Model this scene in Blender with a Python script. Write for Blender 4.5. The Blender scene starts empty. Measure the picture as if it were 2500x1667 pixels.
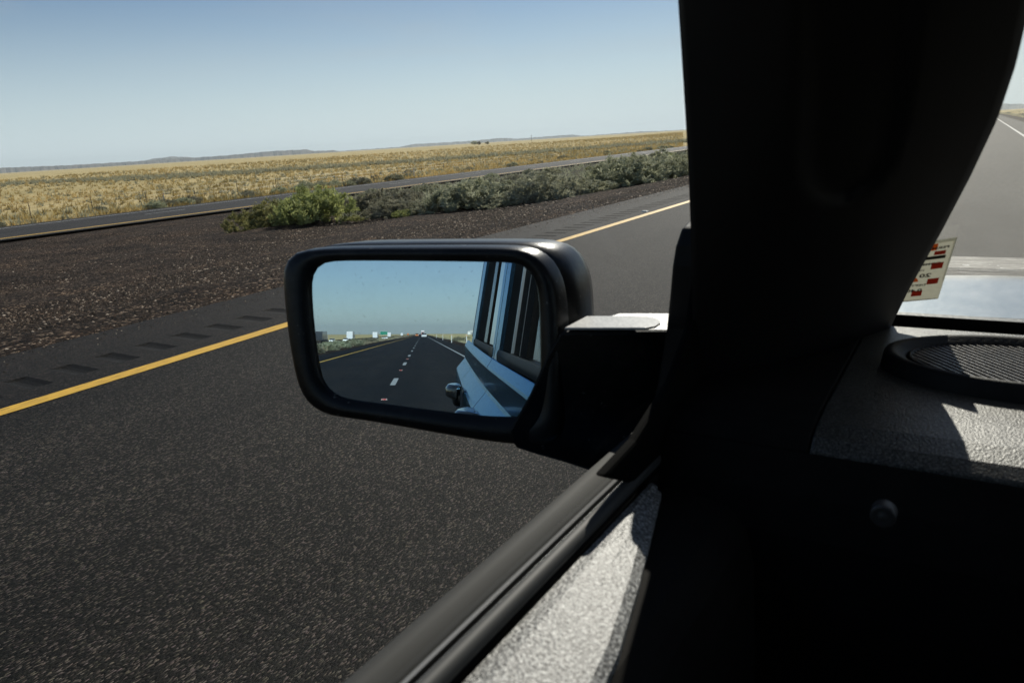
import bpy, math, random
import numpy as np
from mathutils import Vector
random.seed(7); rng = np.random.default_rng(11)
R = math.radians
scene = bpy.context.scene
H = 1.5                                   # lens height above the road; x = right, y = driving direction

# ------------------------------------------------------------------ camera
F_PX, CX, CY = 1790.0, 1250.0, 833.5      # focal length in photo pixels (2500 x 1667)
M = np.array([[0.8494239400302805, -0.08880628687640994, 0.5201849800932924],
              [0.5242136600435852, 0.25529886041083694, -0.8124177069073744],
              [-0.06065483267756003, 0.9627751218660319, 0.26341043257377716]])
cam_d = bpy.data.cameras.new('camera'); cam = bpy.data.objects.new('camera', cam_d)
scene.collection.objects.link(cam); scene.camera = cam
cam_d.sensor_width = 36; cam_d.lens = F_PX/2500*36
cam_d.clip_start = 0.02; cam_d.clip_end = 60000
from mathutils import Matrix
cam.matrix_world = Matrix(((M[0][0], M[0][1], M[0][2], 0), (M[1][0], M[1][1], M[1][2], 0),
                           (M[2][0], M[2][1], M[2][2], H), (0, 0, 0, 1)))
cam_d.dof.use_dof = True; cam_d.dof.focus_distance = 2.2; cam_d.dof.aperture_fstop = 13

# ------------------------------------------------------------------ sky, sun, exposure
SUN_AZ, SUN_EL = 11.0, 38.0               # degrees left of the driving direction, above the horizon
w = bpy.data.worlds.new('World'); scene.world = w; w.use_nodes = True
nt = w.node_tree; bg = nt.nodes['Background']
sky = nt.nodes.new('ShaderNodeTexSky'); sky.sky_type = 'NISHITA'; sky.sun_disc = False
sky.sun_elevation = R(SUN_EL); sky.sun_rotation = R(-SUN_AZ); sky.altitude = 1500
sky.air_density = 1.15; sky.dust_density = 0.45; sky.ozone_density = 2.2
geo = nt.nodes.new('ShaderNodeTexCoord'); mp = nt.nodes.new('ShaderNodeMapping')
mp.inputs['Scale'].default_value = (1.0, 1.6, 9.0); mp.inputs['Rotation'].default_value = (0.1, 0.12, 0.5)
nz = nt.nodes.new('ShaderNodeTexNoise'); nz.inputs['Scale'].default_value = 2.2; nz.inputs['Detail'].default_value = 5
nz.inputs['Distortion'].default_value = 0.6
cr = nt.nodes.new('ShaderNodeMapRange'); cr.inputs[1].default_value = 0.48; cr.inputs[2].default_value = 0.85
cr.inputs[3].default_value = 0.0; cr.inputs[4].default_value = 0.34
mx = nt.nodes.new('ShaderNodeMix'); mx.data_type = 'RGBA'
mx.inputs[7].default_value = (6.5, 7.0, 7.4, 1)
nt.links.new(geo.outputs['Generated'], mp.inputs[0]); nt.links.new(mp.outputs[0], nz.inputs['Vector'])
nt.links.new(nz.outputs[0], cr.inputs[0]); nt.links.new(cr.outputs[0], mx.inputs[0])
nt.links.new(sky.outputs[0], mx.inputs[6]); tn = nt.nodes.new('ShaderNodeMix'); tn.data_type = 'RGBA'; tn.blend_type = 'MULTIPLY'; tn.inputs[0].default_value = 1; tn.inputs[7].default_value = (.955, .985, 1.02, 1)
nt.links.new(mx.outputs[2], tn.inputs[6])
sz_ = nt.nodes.new('ShaderNodeSeparateXYZ'); nt.links.new(geo.outputs['Generated'], sz_.inputs[0])      # pale ground haze low in the sky
hr = nt.nodes.new('ShaderNodeMapRange'); hr.interpolation_type = 'SMOOTHSTEP'
for i_, v_ in ((1, -.04), (2, .215), (3, .97), (4, 0.0)): hr.inputs[i_].default_value = v_
nt.links.new(sz_.outputs[2], hr.inputs[0]); hm = nt.nodes.new('ShaderNodeMix'); hm.data_type = 'RGBA'; hm.inputs[7].default_value = (10.2, 11.9, 12.8, 1)
hy = nt.nodes.new('ShaderNodeMapRange')                                  # the haze is thicker on the sunward side
for i_, v_ in ((1, -.6), (2, .3), (3, .25), (4, 1.0)): hy.inputs[i_].default_value = v_
nt.links.new(sz_.outputs[1], hy.inputs[0]); hk = nt.nodes.new('ShaderNodeMath'); hk.operation = 'MULTIPLY'; nt.links.new(hr.outputs[0], hk.inputs[0]); nt.links.new(hy.outputs[0], hk.inputs[1])
nt.links.new(hk.outputs[0], hm.inputs[0]); nt.links.new(tn.outputs[2], hm.inputs[6]); nt.links.new(hm.outputs[2], bg.inputs[0])
bg.inputs[1].default_value = 0.066
sl = bpy.data.lights.new('sun', 'SUN'); sl.energy = 5.0; sl.angle = R(0.5); sl.color = (1.0, 0.94, 0.83)
so = bpy.data.objects.new('sun', sl); scene.collection.objects.link(so)
sd = Vector((-math.sin(R(SUN_AZ))*math.cos(R(SUN_EL)), math.cos(R(SUN_AZ))*math.cos(R(SUN_EL)), math.sin(R(SUN_EL))))
so.rotation_euler = sd.to_track_quat('Z', 'Y').to_euler()
vs = scene.view_settings; vs.view_transform = 'Standard'; vs.look = 'None'; vs.exposure = 0.0; vs.gamma = 1.0
scene.render.engine = 'CYCLES'
scene.cycles.max_bounces = 8; scene.cycles.transparent_max_bounces = 24; scene.cycles.use_denoising = True
scene.cycles.sample_clamp_indirect = 6; scene.cycles.caustics_reflective = False

# ------------------------------------------------------------------ geometry helpers
def ray(px, py):
    """direction in the world of a point measured on the photograph (used to survey real surfaces)"""
    v = M @ np.array([px-CX, -(py-CY), -F_PX]); return v/np.linalg.norm(v)
def on_plane(px, py, p0, n):
    v = ray(px, py); return v*(np.dot(p0, n)/np.dot(v, n))
C = scene.collection
OFF = {}
def tag(o, label=None, cat=None, group=None, kind=None):
    if label: o['label'] = label
    if cat: o['category'] = cat
    if group: o['group'] = group
    if kind: o['kind'] = kind
    return o
def empty(name, loc=(0, 0, 0)):
    o = bpy.data.objects.new(name, None); C.objects.link(o); o.location = loc
    OFF[o.name] = np.array(loc, float); o.empty_display_size = 0.1
    return o
def build(name, verts, faces, mat, parent=None, smooth=False, bevel=0, mats=None, fm=None, seg=2):
    V = np.array(verts, float)
    off = np.zeros(3)
    if parent is not None: off = OFF[parent.name]; V = V-off
    me = bpy.data.meshes.new(name); me.from_pydata(V.tolist(), [], [list(map(int, f)) for f in faces])
    for m in ([mat] if mats is None else mats): me.materials.append(m)
    if fm is not None: me.polygons.foreach_set('material_index', np.array(fm, dtype=np.int32))
    if smooth: me.polygons.foreach_set('use_smooth', np.ones(len(me.polygons), dtype=bool))
    me.validate(); me.update()
    o = bpy.data.objects.new(name, me); C.objects.link(o)
    OFF[o.name] = off
    if parent is not None: o.parent = parent
    if bevel:
        b = o.modifiers.new('bevel', 'BEVEL'); b.width = bevel; b.segments = seg; b.limit_method = 'ANGLE'; b.angle_limit = R(35)
    return o
class MB:
    def __init__(s): s.v = []; s.f = []; s.m = []
    def add(s, v, f, m=0):
        b = len(s.v); s.v += [tuple(map(float, p)) for p in v]; s.f += [tuple(b+i for i in q) for q in f]; s.m += [m]*len(f)
    def box(s, a, b, m=0):
        (x0, y0, z0), (x1, y1, z1) = a, b
        s.add([(x0,y0,z0),(x1,y0,z0),(x1,y1,z0),(x0,y1,z0),(x0,y0,z1),(x1,y0,z1),(x1,y1,z1),(x0,y1,z1)],
              [(0,3,2,1),(4,5,6,7),(0,1,5,4),(1,2,6,5),(2,3,7,6),(3,0,4,7)], m)
    def loft(s, rings, m=0, cap=True, closed=True):
        n = len(rings[0]); v = [p for r in rings for p in r]; f = []
        for i in range(len(rings)-1):
            for j in range(n if closed else n-1):
                k = (j+1) % n; f.append((i*n+j, i*n+k, (i+1)*n+k, (i+1)*n+j))
        if cap: f.append(tuple(range(n))[::-1]); f.append(tuple((len(rings)-1)*n+i for i in range(n)))
        s.add(v, f, m)
    def tube(s, pts, r, n=8, m=0):
        P = [np.array(p, float) for p in pts]; rings = []
        for i, p in enumerate(P):
            t = P[min(i+1, len(P)-1)]-P[max(i-1, 0)]; t /= np.linalg.norm(t)
            a = np.cross(t, [0, 0, 1.0]); 
            if np.linalg.norm(a) < 1e-3: a = np.cross(t, [1.0, 0, 0])
            a /= np.linalg.norm(a); b = np.cross(t, a); rr = r[i] if isinstance(r, (list, tuple)) else r
            rings.append([p+rr*(math.cos(2*math.pi*k/n)*a+math.sin(2*math.pi*k/n)*b) for k in range(n)])
        s.loft(rings, m)
    def build(s, name, mat, parent=None, **k):
        if isinstance(mat, (list, tuple)): k.update(mats=mat, fm=s.m)
        return build(name, s.v, s.f, mat, parent, **k)
def car_pts(P): return [(p[0], p[1], p[2]+H) for p in P]      # car geometry is surveyed relative to the lens
class CB(MB):                                               # builder whose z is measured from the lens height
    def add(s, v, f, m=0): MB.add(s, car_pts(v), f, m)

# ------------------------------------------------------------------ material helpers
def mat(name, col=(0.5, 0.5, 0.5), rough=0.6, metal=0.0, spec=0.5, coat=0.0, coat_r=0.03):
    m = bpy.data.materials.new(name); m.use_nodes = True; p = m.node_tree.nodes['Principled BSDF']
    p.inputs['Base Color'].default_value = (*col, 1); p.inputs['Roughness'].default_value = rough
    p.inputs['Metallic'].default_value = metal; p.inputs['Specular IOR Level'].default_value = spec
    p.inputs['Coat Weight'].default_value = coat; p.inputs['Coat Roughness'].default_value = coat_r
    return m
def N(m, t): return m.node_tree.nodes.new('ShaderNode'+t)
def L(m, a, b): m.node_tree.links.new(a, b)
def P(m): return m.node_tree.nodes['Principled BSDF']
def coords(m, scale=(1, 1, 1), kind='Object'):
    t = N(m, 'TexCoord'); g = N(m, 'Mapping'); g.inputs['Scale'].default_value = scale
    L(m, t.outputs[kind], g.inputs[0]); return g.outputs[0]
def noise(m, vec, scale, detail=4, rough=0.55, dist=0):
    n = N(m, 'TexNoise'); n.inputs['Scale'].default_value = scale; n.inputs['Detail'].default_value = detail
    n.inputs['Roughness'].default_value = rough; n.inputs['Distortion'].default_value = dist
    L(m, vec, n.inputs['Vector']); return n.outputs[0]
def ramp(m, fac, stops):
    r = N(m, 'ValToRGB'); e = r.color_ramp.elements
    while len(e) < len(stops): e.new(0.5)
    for i, (p, c) in enumerate(stops):
        e[i].position = p; e[i].color = (*c, 1) if len(c) == 3 else c
    L(m, fac, r.inputs[0]); return r.outputs[0]
def mix(m, fac, a, b, mode='MIX'):
    x = N(m, 'Mix'); x.data_type = 'RGBA'; x.blend_type = mode
    for s, i in ((fac, 0), (a, 6), (b, 7)):
        if hasattr(s, 'links'): L(m, s, x.inputs[i])
        elif isinstance(s, tuple): x.inputs[i].default_value = (*s, 1)
        else: x.inputs[i].default_value = s
    return x.outputs[2]
def bump(m, h, strength=0.4, dist=0.01):
    b = N(m, 'Bump'); b.inputs['Strength'].default_value = strength; b.inputs['Distance'].default_value = dist
    L(m, h, b.inputs['Height']); L(m, b.outputs[0], P(m).inputs['Normal'])
def math_(m, op, a, b=0.0):
    x = N(m, 'Math'); x.operation = op
    for i, s in enumerate((a, b)):
        if hasattr(s, 'links'): L(m, s, x.inputs[i])
        else: x.inputs[i].default_value = s
    return x.outputs[0]

def asphalt(name, base, light, rough=0.7, stretch=0.34, spec=.1):
    m = mat(name, rough=rough, spec=spec)
    v = coords(m, (1, stretch, 1))
    vo = N(m, 'TexVoronoi'); vo.inputs['Scale'].default_value = 240; L(m, v, vo.inputs['Vector'])
    sx = N(m, 'SeparateColor'); L(m, vo.outputs['Color'], sx.inputs[0])
    c = ramp(m, sx.outputs[0], [(0.0, tuple(x*0.25 for x in base)), (0.45, tuple(x*.8 for x in base)), (0.8, tuple(x*1.7 for x in base)), (0.97, light)])
    tint = mix(m, 0.10, c, vo.outputs['Color'], 'OVERLAY')
    n = noise(m, coords(m, (1, 0.25, 1)), 1.3, 4)
    c2 = mix(m, 0.6, tint, ramp(m, n, [(0.3, (0.62, 0.62, 0.62)), (0.7, (1.0, 1.0, 1.0))]), 'MULTIPLY')
    lg = noise(m, coords(m, (1.1, .012, 1)), 1.0, 5, .6); pt = noise(m, coords(m, (1, .5, 1)), .28, 5, .65)
    c2 = mix(m, .8, c2, ramp(m, lg, [(.34, (.62, .62, .62)), (.6, (1.12, 1.1, 1.08))]), 'MULTIPLY'); c2 = mix(m, .8, c2, ramp(m, pt, [(.36, (.66, .66, .67)), (.62, (1.15, 1.12, 1.08))]), 'MULTIPLY')
    L(m, c2, P(m).inputs['Base Color'])
    h = math_(m, 'ADD', math_(m, 'MULTIPLY', vo.outputs['Distance'], -1.0), math_(m, 'MULTIPLY', sx.outputs[1], 0.6))
    bump(m, h, 0.55, 0.006)
    return m
M_ASPH = asphalt('asphalt', (0.0110, 0.0105, 0.0085), (0.112, 0.103, 0.088))
M_SHLD = asphalt('shoulder_asphalt', (0.0085, 0.008, 0.007), (0.07, 0.06, 0.05))
M_ASPH2 = asphalt('opposite_asphalt', (0.042, 0.042, 0.04), (0.11, 0.105, 0.1))
M_GROOVE = asphalt('rumble_tar', (0.005, 0.0048, 0.0042), (0.02, 0.02, 0.018))
def paint(name, col):
    m = mat(name, col, 0.55); v = coords(m, (1, 0.4, 1))
    n = noise(m, v, 35, 6, 0.7)
    L(m, ramp(m, n, [(0.30, tuple(c*0.18 for c in col)), (0.40, tuple(c*0.6 for c in col)), (0.56, col)]), P(m).inputs['Base Color'])
    bump(m, n, 0.3, 0.004); return m
M_YEL = paint('yellow_road_paint', (0.72, 0.42, 0.035)); M_WHT = paint('white_road_paint', (0.46, 0.46, 0.44))

def ground_mat():
    m = mat('desert_ground', rough=0.95, spec=.1)
    t = N(m, 'TexCoord'); s = N(m, 'SeparateXYZ'); L(m, t.outputs['Object'], s.inputs[0])
    v = coords(m)
    big = noise(m, v, 0.035, 5, 0.6); mid = noise(m, v, 0.6, 5, 0.65); fine = noise(m, v, 14, 6, 0.75)
    vo = N(m, 'TexVoronoi'); vo.inputs['Scale'].default_value = 28; L(m, v, vo.inputs['Vector'])
    sc = N(m, 'SeparateColor'); L(m, vo.outputs['Color'], sc.inputs[0])
    grav = ramp(m, sc.outputs[0], [(0.0, (0.004, 0.003, 0.0025)), (0.5, (0.021, 0.014, 0.0095)), (0.85, (0.056, 0.037, 0.025)), (0.99, (0.30, 0.23, 0.17))])
    grav = mix(m, 0.75, grav, ramp(m, mid, [(0.33, (0.22, 0.21, 0.2)), (0.5, (.75, .72, .7)), (0.66, (1.5, 1.35, 1.2))]), 'MULTIPLY')
    dry = ramp(m, fine, [(0.28, (0.16, 0.12, 0.055)), (0.46, (0.50, 0.40, 0.19)), (0.66, (0.74, 0.63, 0.37))])
    dry = mix(m, 0.55, dry, ramp(m, mid, [(0.32, (0.35, 0.36, 0.28)), (0.55, (1, 1, 1))]), 'MULTIPLY')
    dry = mix(m, 0.6, dry, ramp(m, big, [(0.35, (0.55, 0.56, 0.46)), (0.6, (1.1, 1.05, 1.0))]), 'MULTIPLY')
    # gravel lies beside the carriageways (a crossing of bare dirt joins them near y = 0)
    x = s.outputs[0]; y = s.outputs[1]
    wob = math_(m, 'MULTIPLY', math_(m, 'SUBTRACT', noise(m, v, 0.25, 5, 0.6), 0.5), 9.0)
    edge = math_(m, 'ABSOLUTE', math_(m, 'ADD', x, 1.2))
    near = math_(m, 'LESS_THAN', edge, 8.6)
    # dirt crossing: x from -40.5 to 0, y between the two belts of brush
    lim = math_(m, 'ADD', math_(m, 'MULTIPLY', math_(m, 'ADD', x, 9.0), -0.05), 32.0)
    cross = math_(m, 'MULTIPLY', math_(m, 'LESS_THAN', math_(m, 'ADD', y, wob), lim), math_(m, 'GREATER_THAN', math_(m, 'ADD', y, wob), -24.0))
    cross = math_(m, 'MULTIPLY', cross, math_(m, 'MULTIPLY', math_(m, 'GREATER_THAN', x, -40.4), math_(m, 'LESS_THAN', x, 6.0)))
    shoulder2 = math_(m, 'LESS_THAN', math_(m, 'ABSOLUTE', math_(m, 'ADD', math_(m, 'ADD', x, 45.6), math_(m, 'MULTIPLY', wob, 0.08))), 6.0)
    k = math_(m, 'MAXIMUM', math_(m, 'MAXIMUM', near, cross), shoulder2)
    wide = math_(m, 'MULTIPLY', math_(m, 'LESS_THAN', math_(m, 'ADD', edge, math_(m, 'MULTIPLY', wob, 0.5)), 9.6), 1.0)
    k = math_(m, 'MAXIMUM', k, wide)
    med = math_(m, 'MULTIPLY', math_(m, 'GREATER_THAN', x, -40.0), math_(m, 'MULTIPLY', math_(m, 'LESS_THAN', x, -7.0), math_(m, 'GREATER_THAN', y, 5.0)))
    green = ramp(m, fine, [(0.3, (0.02, 0.018, 0.012)), (0.6, (0.075, 0.07, 0.04)), (0.75, (0.16, 0.15, 0.085))])
    base = mix(m, med, dry, green)
    L(m, mix(m, k, base, grav), P(m).inputs['Base Color'])
    bump(m, math_(m, 'ADD', fine, math_(m, 'MULTIPLY', vo.outputs['Distance'], -0.6)), 0.8, 0.05)
    return m
M_GROUND = ground_mat()

# ------------------------------------------------------------------ terrain and roads
def closing(y):
    """behind the car the two carriageways run closer together"""
    return np.interp(y, [-600, -420, -300, -200, -60], [23, 22, 15, 8, 0])
def unbend(x, y):
    o = float(closing(y)); s_ = (x+o/4)/(1-o/32)
    return x if x > -8 or o == 0 else (s_ if s_ > -40 else x-o)
def gz(x, y=0.0):
    """height of the ground: our road on its bank, the median falling to the far carriageway, the plain beyond"""
    x = unbend(x, y)
    xs = [-14000, -300, -120, -56, -51.5, -40, -36, -24, -18, -14, -11, -8.5, -6.95, 4.7, 6, 9, 14, 30, 14000]
    zs = [-1.2, -1.6, -2.1, -2.0, -1.84, -1.84, -1.62, -1.25, -1.0, -.72, -.42, -.10, -.03, -.05, -.15, -.45, .25, .35, .2]
    return float(np.interp(x, xs, zs))
xs = sorted(set([-14000, -9000, -5000, -2500, -1400, -800, -500, -350, -250, -200, -160, -130, -110, -95, -85, -75, -68, -62] +
                list(np.arange(-58, -6.9, 0.75)) + [-6.95, -4, 0, 4.7, 5.3, 6, 7.5, 9, 11, 14, 18, 24, 30, 50, 90, 200, 500, 1500, 5000, 14000]))
ys = sorted(set([-14000, -8000, -4000, -2000, -1200, -800, -500, -350, -250, -180, -140, -110, -90, -75, -62, -50] +
                list(np.arange(-40, 60, 0.75)) + [62, 66, 72, 80, 90, 105, 125, 150, 190, 240, 320, 450, 700, 1100, 2000, 4000, 8000, 14000]))
gv = []
for y in ys:
    for x in xs:
        z = gz(x, y); ou = unbend(x, y)
        if -39 < x < -7.6 : z += 0.10*math.sin(x*0.9+y*0.33)*math.sin(y*0.21+1)*min(1, (-7.6-x)/3) + random.uniform(-.03, .03)
        if x < -56 and x > -900: z += 0.25*math.sin(x*0.021+y*0.008)+0.2*math.sin(y*0.017+x*0.004)
        if x > 9 and x < 900: z += 0.3*math.sin(y*0.02+x*0.05)
        gv.append((x, y, z))
nx = len(xs)
gf = [(j*nx+i, j*nx+i+1, (j+1)*nx+i+1, (j+1)*nx+i) for j in range(len(ys)-1) for i in range(nx-1)]
tag(build('ground', gv, gf, M_GROUND, smooth=True), kind='structure')

# our carriageway, with the rumble strip milled into its left shoulder
GR0, GR1, PITCH = -6.03, -5.62, 0.34
ybr = [-9000, -700, -120]; yk = []
y = -16.0
while y < 75: ybr += [y, y+0.17]; yk.append(len(ybr)-2); y += PITCH
ybr += [120, 700, 9000]
xb = [-6.9, GR0, GR1, -5.30, 3.9]
rv = [(x, y, 0.0) for y in ybr for x in xb]; rf = []; fm = []
for j in range(len(ybr)-1):
    for i in range(4):
        if i == 1 and j in yk: continue
        rf.append((j*5+i, j*5+i+1, (j+1)*5+i+1, (j+1)*5+i)); fm.append(2 if i < 3 else 0)
for j in yk:                                                       # each groove: a shallow scooped trough
    b = len(rv); y0, y1 = ybr[j], ybr[j+1]; ym = (y0+y1)/2
    for yy, zz in ((y0, 0), (y0+.045, -.010), (ym, -.014), (y1-.045, -.010), (y1, 0)):
        rv += [(GR0, yy, 0.0), (GR0+.03, yy, zz), (GR1-.03, yy, zz), (GR1, yy, 0.0)]
    for a in range(4):
        for c in range(3): rf.append((b+a*4+c, b+a*4+c+1, b+a*4+4+c+1, b+a*4+4+c)); fm.append(1)
b = len(rv)
highway = build('highway', rv, rf, None, mats=[M_ASPH, M_GROOVE, M_SHLD], fm=fm); tag(highway, kind='structure')
def strip(name, x0, x1, y0, y1, z, m, parent=None, bend=False):
    yy = [y0, y1] if not bend else sorted(set([y0]+[q for q in list(range(-640, -40, 20))+[0] if y0 < q < y1]+[y1]))
    v = []; f = []
    for a in yy:
        o = float(closing(a)) if bend else 0.0; v += [(x0+o, a, z), (x1+o, a, z)]
    for i in range(len(yy)-1): f.append((2*i, 2*i+1, 2*i+3, 2*i+2))
    return build(name, v, f, m, parent)
strip('yellow_edge_line', -5.34, -5.19, -9000, 9000, 0.004, M_YEL, highway)
strip('white_edge_line', 1.93, 2.07, -9000, 9000, 0.004, M_WHT, highway)
DASH0 = -19.4
for k in range(-30, 12):
    yc = DASH0+12.2*k
    strip('lane_dash', -1.28, -1.14, yc-1.5, yc+1.5, 0.004, M_WHT, highway)
opp = strip('opposite_highway', -50.8, -40.6, -9000, 9000, -1.7, M_ASPH2, None, True)
tag(opp, kind='structure')
strip('yellow_edge_line', -41.85, -41.5, -9000, 9000, -1.696, M_YEL, opp, True)
strip('white_edge_line', -49.3, -49.1, -9000, 9000, -1.696, M_WHT, opp, True)
for k in range(-30, 14): strip('lane_dash', -46.5, -46.35, 18+12.2*k-1.5, 18+12.2*k+1.5, -1.696, M_WHT, opp, True)

# mesas on the skyline
M_HILL = mat('mesa_rock', rough=1.0, spec=.05)
_v = coords(M_HILL, (1, 1, 6)); L(M_HILL, ramp(M_HILL, noise(M_HILL, _v, 0.002, 6, .7), [(0.35, (0.07, 0.065, 0.06)), (0.65, (0.17, 0.14, 0.115))]), P(M_HILL).inputs['Base Color'])
def ridge(name, prof, dist, depth):
    """prof: (azimuth left of forward, elevation) in degrees of the crest seen from the road"""
    pr = sorted(prof); az = np.arange(pr[0][0], pr[-1][0], 0.12); el = np.interp(az, [p[0] for p in pr], [p[1] for p in pr])
    v = []; f = []; n = 5
    for i, (a, e) in enumerate(zip(az, el)):
        e = max(e, -0.2)+0.012*math.sin(i*2.1)+0.01*math.sin(i*0.77)
        h = H+math.tan(R(e))*dist; d = (-math.sin(R(a)), math.cos(R(a)))
        wob = 150*math.sin(i*0.6)+90*math.sin(i*1.7)
        for dd, hh in ((-depth*.45+wob, -3), (-depth*.18+wob*.5, h*0.55), (-depth*.05, h*0.97), (depth*.4, h), (depth, -3)):
            r = dist+dd; v.append((d[0]*r, d[1]*r, max(hh, -3)))
    for i in range(len(az)-1):
        for j in range(n-1): f.append((i*n+j, i*n+j+1, (i+1)*n+j+1, (i+1)*n+j))
    return tag(build(name, v, f, M_HILL, smooth=False), kind='structure')
ridge('hills', [(78, .25), (72, .33), (65.8, .31), (62.4, .22), (58.2, .2), (52.5, .22), (49.3, .33), (46.9, .30), (46.3, .15), (45, .12), (43.8, -.1)], 8200, 1500)
ridge('far_hills', [(58.4, .1), (57.2, .30), (55.9, .38), (54.8, .26), (53.8, .05)], 11500, 900)
ridge('mesa', [(47, .0), (44, .04), (40, .06), (39.2, .2), (35, .17), (32.5, .25), (31.2, .12), (27.3, .17), (26.2, .02), (22, .08), (20.8, .03), (18, .0)], 10500, 1300)
ridge('mountain', [(1.6, .0), (.4, .05), (-.0, .15), (-.5, .44), (-1.0, .36), (-1.7, .3), (-3, .15), (-8, .1)], 11000, 900)

# ------------------------------------------------------------------ vegetation
def leafmat(name, c1, c2, c3, big=False):
    m = mat(name, rough=0.8, spec=0.2); oi = N(m, 'ObjectInfo')
    v = coords(m); n = noise(m, v, 3.0, 3)
    c = ramp(m, n, [(0.3, c1), (0.5, c2), (0.72, c3)])
    if big: c = mix(m, .85, c, ramp(m, noise(m, coords(m, (.6, 1, 1)), .035, 5, .65), [(.34, (.36, .38, .30)), (.5, (.8, .8, .76)), (.64, (1.1, 1.05, 1))]), 'MULTIPLY')
    hv = N(m, 'HueSaturation'); L(m, c, hv.inputs['Color'])
    L(m, math_(m, 'ADD', math_(m, 'MULTIPLY', oi.outputs['Random'], 0.6), 0.7), hv.inputs['Value'])
    L(m, math_(m, 'ADD', math_(m, 'MULTIPLY', oi.outputs['Random'], 0.05), 0.475), hv.inputs['Hue'])
    L(m, hv.outputs[0], P(m).inputs['Base Color'])
    tr = N(m, 'BsdfTranslucent'); L(m, hv.outputs[0], tr.inputs[0]); ms = N(m, 'MixShader'); ms.inputs[0].default_value = 0.42
    L(m, P(m).outputs[0], ms.inputs[1]); L(m, tr.outputs[0], ms.inputs[2]); L(m, ms.outputs[0], m.node_tree.nodes['Material Output'].inputs[0])
    return m
M_SAGE = leafmat('sage_leaves', (0.20, 0.20, 0.125), (0.36, 0.36, 0.24), (0.55, 0.54, 0.40))
M_GREEN = leafmat('rabbitbrush_leaves', (0.17, 0.175, 0.06), (0.32, 0.32, 0.12), (0.55, 0.52, 0.22))
M_GRASS = leafmat('dry_grass', (0.38, 0.28, 0.085), (0.62, 0.49, 0.19), (0.80, 0.68, 0.36), True)
M_PALE = leafmat('pale_straw', (0.40, 0.34, 0.19), (0.62, 0.55, 0.34), (0.80, 0.74, 0.52))
M_STEM = mat('woody_stem', (0.09, 0.07, 0.05), 0.9)
def blades(centres, normals, length, width, r):
    n = len(centres); t = r.normal(size=(n, 3)); t = np.cross(normals, t); t /= np.linalg.norm(t, axis=1)[:, None]+1e-9
    Lh = (length*(0.6+0.8*r.random(n)))[:, None]; W = (width*(0.6+0.8*r.random(n)))[:, None]
    a = centres-t*W; b = centres+t*W; c = centres+normals*Lh
    return np.stack([a, b, c], 1).reshape(-1, 3)
def tri_mesh(name, V, m, parent=None):
    me = bpy.data.meshes.new(name); n = len(V)
    me.vertices.add(n); me.vertices.foreach_set('co', V.astype(np.float32).ravel())
    me.loops.add(n); me.loops.foreach_set('vertex_index', np.arange(n, dtype=np.int32))
    me.polygons.add(n//3); me.polygons.foreach_set('loop_start', np.arange(0, n, 3, dtype=np.int32))
    me.polygons.foreach_set('loop_total', np.full(n//3, 3, dtype=np.int32))
    me.materials.append(m); me.update(calc_edges=True); me.validate()
    o = bpy.data.objects.new(name, me); C.objects.link(o); OFF[o.name] = np.zeros(3)
    if parent is not None: o.parent = parent
    return o
def scales(centres, axis, out, length, width, r):
    n = len(centres); t = np.cross(axis, out+r.normal(size=(n, 3))*0.40); t /= np.linalg.norm(t, axis=1)[:, None]+1e-9
    Lh = (length*(0.6+0.8*r.random(n)))[:, None]; W = (width*(0.6+0.8*r.random(n)))[:, None]
    return np.stack([centres-t*W, centres+t*W, centres+axis*Lh], 1).reshape(-1, 3)
def make_bush(name, seed, m, nb=12500, lobes=11):
    """one shrub about 1 m high: lobed dome of upright leaf blades on woody stems"""
    r = np.random.default_rng(seed); root = empty(name)
    lc = []; 
    for i in range(lobes):
        a = r.random()*6.28; d = 0.62*math.sqrt(r.random()); s = 0.24+0.2*r.random()
        lc.append((d*math.cos(a), d*math.sin(a), 0.12+0.36*r.random()*(1.1-d), s+.05))
    lc.append((0, 0, .42, .42)); lc = np.array(lc); nt_ = nb//26
    wts = lc[:, 3]**2; wts /= wts.sum(); idx = r.choice(len(lc), nt_, p=wts)           # leaf tufts over the lobes ...
    d = r.normal(size=(nt_, 3)); d[:, 2] = np.abs(d[:, 2])*0.95-0.32; d /= np.linalg.norm(d, axis=1)[:, None]
    c0 = lc[idx, :3]+d*(lc[idx, 3]*(0.62+0.42*r.random(nt_)**0.6))[:, None]; c0[:, 2] = np.maximum(c0[:, 2], 0.02+0.08*r.random(nt_))
    ax = d*0.75+np.array([0, 0, 0.65]); ax /= np.linalg.norm(ax, axis=1)[:, None]
    k = np.repeat(np.arange(nt_), 26); c = c0[k]+r.normal(size=(len(k), 3))*0.026+ax[k]*(r.random(len(k))*0.07)[:, None]   # ... each a fan of blades
    tg = np.cross(d[k], r.normal(size=(len(k), 3))); tg /= np.linalg.norm(tg, axis=1)[:, None]+1e-9
    tg = tg*np.sign(tg[:, 2:3]+.3); nn = tg+d[k]*0.45+r.normal(size=(len(k), 3))*0.15; nn /= np.linalg.norm(nn, axis=1)[:, None]
    V = scales(c, nn, d[k], 0.075, 0.016, r)
    tri_mesh('foliage', V, m, root)
    mb = MB()
    for i in range(9):
        a = r.random()*6.28; q = lc[i % len(lc)]
        mb.tube([(0.05*math.cos(a), 0.05*math.sin(a), -0.1), (q[0]*.4, q[1]*.4, .15), (q[0]*.85, q[1]*.85, q[2])], [.02, .014, .006], 5)
    mb.build('stem', M_STEM, root)
    return root
protos = [make_bush('sagebrush', s, M_SAGE) for s in (1, 2, 3, 4)]
protoG = [make_bush('rabbitbrush', s, M_GREEN, 10500, 9) for s in (5, 6)]
USED = set()
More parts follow.
